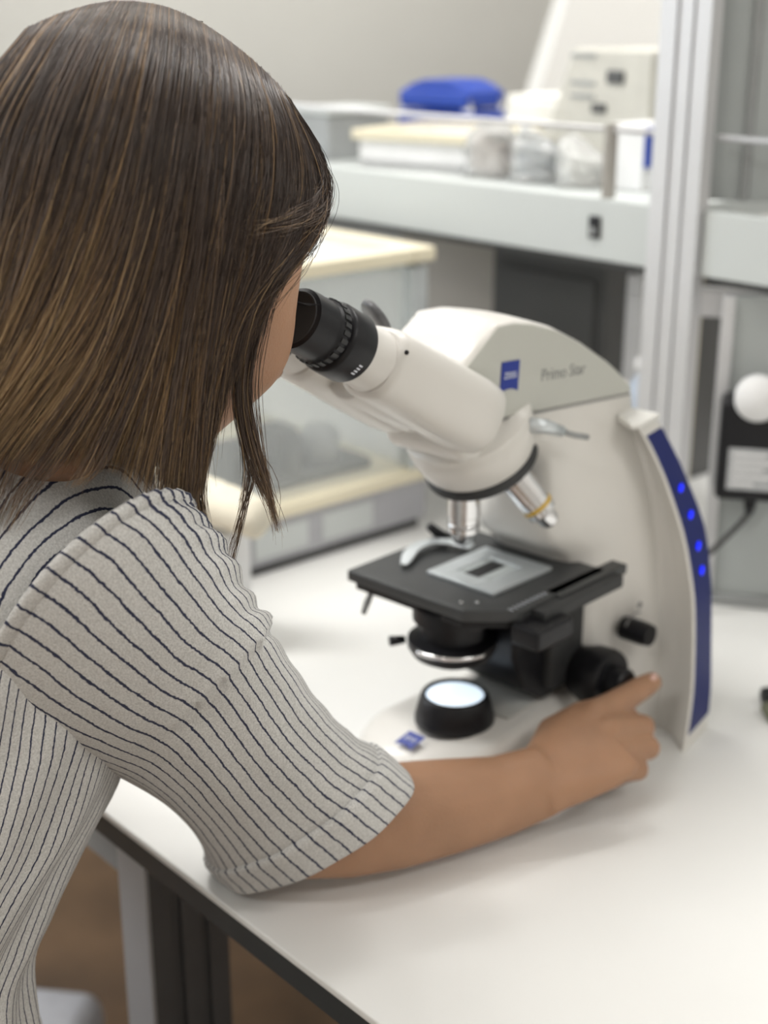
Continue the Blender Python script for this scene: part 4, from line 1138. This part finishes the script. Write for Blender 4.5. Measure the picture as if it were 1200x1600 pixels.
def strands(G3, n, k=20, depth=.014, clump=14, spread=.0035, rad=(.00009, .00021), tint=None, srange=None, lenvar=.20):
    ng = len(G3); lo, hi = srange or (0, ng - 1)
    s = rng.uniform(lo, hi, n)
    cl_ = np.round(s * clump + .3 * np.sin(s * 40)) / clump
    cr_ = np.random.default_rng(5).uniform(0, 1, int((ng + 2) * clump) + 5)[np.round(cl_ * clump).astype(int) + 2]
    L = 1 - rng.uniform(0, 1, n) ** 2 * lenvar
    t = np.linspace(0, 1, k)[None, :] * L[:, None]
    pull = .75 * np.clip(t - .25, 0, 1)
    S = s[:, None] * (1 - pull) + cl_[:, None] * pull
    S = np.clip(S, 0, ng - 1.001)
    x = t * (G3.shape[1] - 1); i0 = np.clip(x.astype(int), 0, G3.shape[1] - 2); fx = (x - i0)[..., None]
    g0 = S.astype(int); fg = (S - g0)[..., None]
    g1 = np.minimum(g0 + 1, ng - 1)
    P = (G3[g0, i0] * (1 - fx) + G3[g0, i0 + 1] * fx) * (1 - fg) + (G3[g1, i0] * (1 - fx) + G3[g1, i0 + 1] * fx) * fg
    cam0 = np.array([0, 0, CAMZ]); rd = P - cam0; rd /= np.linalg.norm(rd, axis=2, keepdims=True)
    dep = (rng.uniform(0, 1, n) ** 1.3 * depth)[:, None]
    cd_ = (cr_ - .5)[:, None] * .006 * np.clip(t * 3, 0, 1)
    P = P + rd * (dep + cd_)[..., None]
    ph = rng.uniform(0, 2 * PI, (n, 3, 2)); fr = rng.uniform(1.5, 5, (n, 3, 2)); am = rng.normal(0, 1, (n, 3, 2))
    fly = np.where(rng.uniform(0, 1, n) < .06, 3.0, 1.0)
    env = np.clip(t * 1.6, .12, 1)
    for c_ in range(3):
        for m_ in range(2):
            P[..., c_] += spread * .35 * fly[:, None] * env * am[:, c_, m_][:, None] * np.sin(fr[:, c_, m_][:, None] * t * 2.2 + ph[:, c_, m_][:, None])
    r_ = np.clip(rng.uniform(0, 1, n) * .62 + cr_ * .38, 0, 1)[:, None]
    T = (tint or tint_of)(s[:, None], t, r_)
    T = np.clip(T - dep / depth * .06, 0, 1)
    hl_ = (rng.uniform(0, 1, n) < .06)[:, None]
    T = np.where(hl_, np.clip(T + .42, 0, .95), T)
    return P, T, rng.uniform(rad[0], rad[1], n)
P, T, R_ = strands(G3, 24000)
hair = strand_mesh('hair', P, T, R_, person)
# far side of the head: the same locks mirrored
nn = np.array(MN); hc = np.array(HC)
Pm, Tm, Rm = strands(G3, 3000, spread=.005, rad=(.0003, .0005), srange=(7.5, len(G3) - 1))
Pm = Pm - 2 * ((Pm - hc) @ nn)[..., None] * nn
strand_mesh('hair_far_side', Pm, Tm, Rm, person)
# swept fringe over the temple
FR = [[(448, 150), (492, 222), (509, 282), (500, 325), (462, 348), (392, 360)],
      [(452, 154), (498, 232), (514, 296), (500, 345), (455, 366), (378, 380)],
      [(446, 148), (484, 215), (498, 270), (484, 310), (440, 335), (400, 345)]]
def g_near(pts, pull): return [PY(*q, env_hit(q[0], q[1])[0].y - pull) for q in catmull(pts, 26)]
FG = np.array([[list(p) for p in g_near(f_, .0015)] for f_ in (FR[2], FR[0], FR[1])])
def t_fr(s, t, r_): return np.clip(.2 + np.clip(t - .25, 0, 1) * (.35 + .7 * r_), 0, 1)
P, T, R_ = strands(FG, 420, depth=.005, tint=t_fr, lenvar=.75, spread=.004)
strand_mesh('fringe', P, T, R_, person)
IN = [[(60, 440), (40, 560), (10, 700)], [(110, 440), (100, 560), (80, 705)], [(160, 440), (154, 570), (142, 715)], [(205, 440), (202, 580), (195, 735)], [(245, 440), (243, 590), (240, 760)]]
IG = np.array([[list(PY(q[0], q[1], .712)) for q in catmull(p_, 26)] for p_ in IN])
P, T, R_ = strands(IG, 2600, depth=.02, tint=lambda s, t, r_: np.clip(.06 + .25 * r_ ** 3 + .1 * t, 0, 1), lenvar=.25, spread=.004)  # strands tinted darker, shade under the hair put into the tint
strand_mesh('hair_nape', P, T, R_, person)
# loose wisps beside the cheek
def wisp(pts, n, y0, w0, w1, name='hair_wisp', k1=.8):
    base = [np.array(q) for q in catmull(pts, 26)]
    gs = []
    for o_ in (-1, 0, 1):
        gs.append([list(PY(q[0] + o_ * (w0 + (w1 - w0) * i / 25), q[1], y0)) for i, q in enumerate(base)])
    P, T, R_ = strands(np.array(gs), n, depth=.004, clump=3, spread=.002, lenvar=.3, tint=lambda s, t, r_: np.clip(.2 + t * (.35 + .55 * r_) * k1, 0, 1))
    return strand_mesh(name, P, T, R_, person)
wisp([(452, 330), (425, 430), (395, 530), (384, 610), (398, 690), (418, 760), (436, 832)], 150, .722, 12, 4)
wisp([(440, 330), (408, 440), (380, 540), (374, 620), (388, 700), (404, 750), (428, 800)], 110, .722, 10, 4)
wisp([(430, 340), (400, 450), (372, 560), (370, 640), (384, 710), (386, 760), (364, 860), (355, 900)], 34, .722, 8, 5)
wisp([(425, 350), (396, 460), (378, 570), (388, 680), (394, 740), (376, 800), (350, 880)], 22, .722, 6, 8)
wisp([(400, 360), (372, 460), (350, 580), (326, 680), (312, 760), (322, 828)], 150, .722, 14, 6)
wisp([(450, 350), (440, 420), (415, 520), (404, 600), (410, 680), (422, 770), (430, 860)], 10, .722, 6, 5)
for w_ in ([(120, 420), (80, 560), (30, 680), (-10, 780), (-40, 860)], [(90, 430), (50, 570), (10, 670), (-20, 740)], [(170, 470), (140, 600), (90, 700), (40, 770), (10, 830)], [(215, 480), (190, 620), (150, 720), (118, 762)]):
    wisp(w_, 60, .668, 26, 16)
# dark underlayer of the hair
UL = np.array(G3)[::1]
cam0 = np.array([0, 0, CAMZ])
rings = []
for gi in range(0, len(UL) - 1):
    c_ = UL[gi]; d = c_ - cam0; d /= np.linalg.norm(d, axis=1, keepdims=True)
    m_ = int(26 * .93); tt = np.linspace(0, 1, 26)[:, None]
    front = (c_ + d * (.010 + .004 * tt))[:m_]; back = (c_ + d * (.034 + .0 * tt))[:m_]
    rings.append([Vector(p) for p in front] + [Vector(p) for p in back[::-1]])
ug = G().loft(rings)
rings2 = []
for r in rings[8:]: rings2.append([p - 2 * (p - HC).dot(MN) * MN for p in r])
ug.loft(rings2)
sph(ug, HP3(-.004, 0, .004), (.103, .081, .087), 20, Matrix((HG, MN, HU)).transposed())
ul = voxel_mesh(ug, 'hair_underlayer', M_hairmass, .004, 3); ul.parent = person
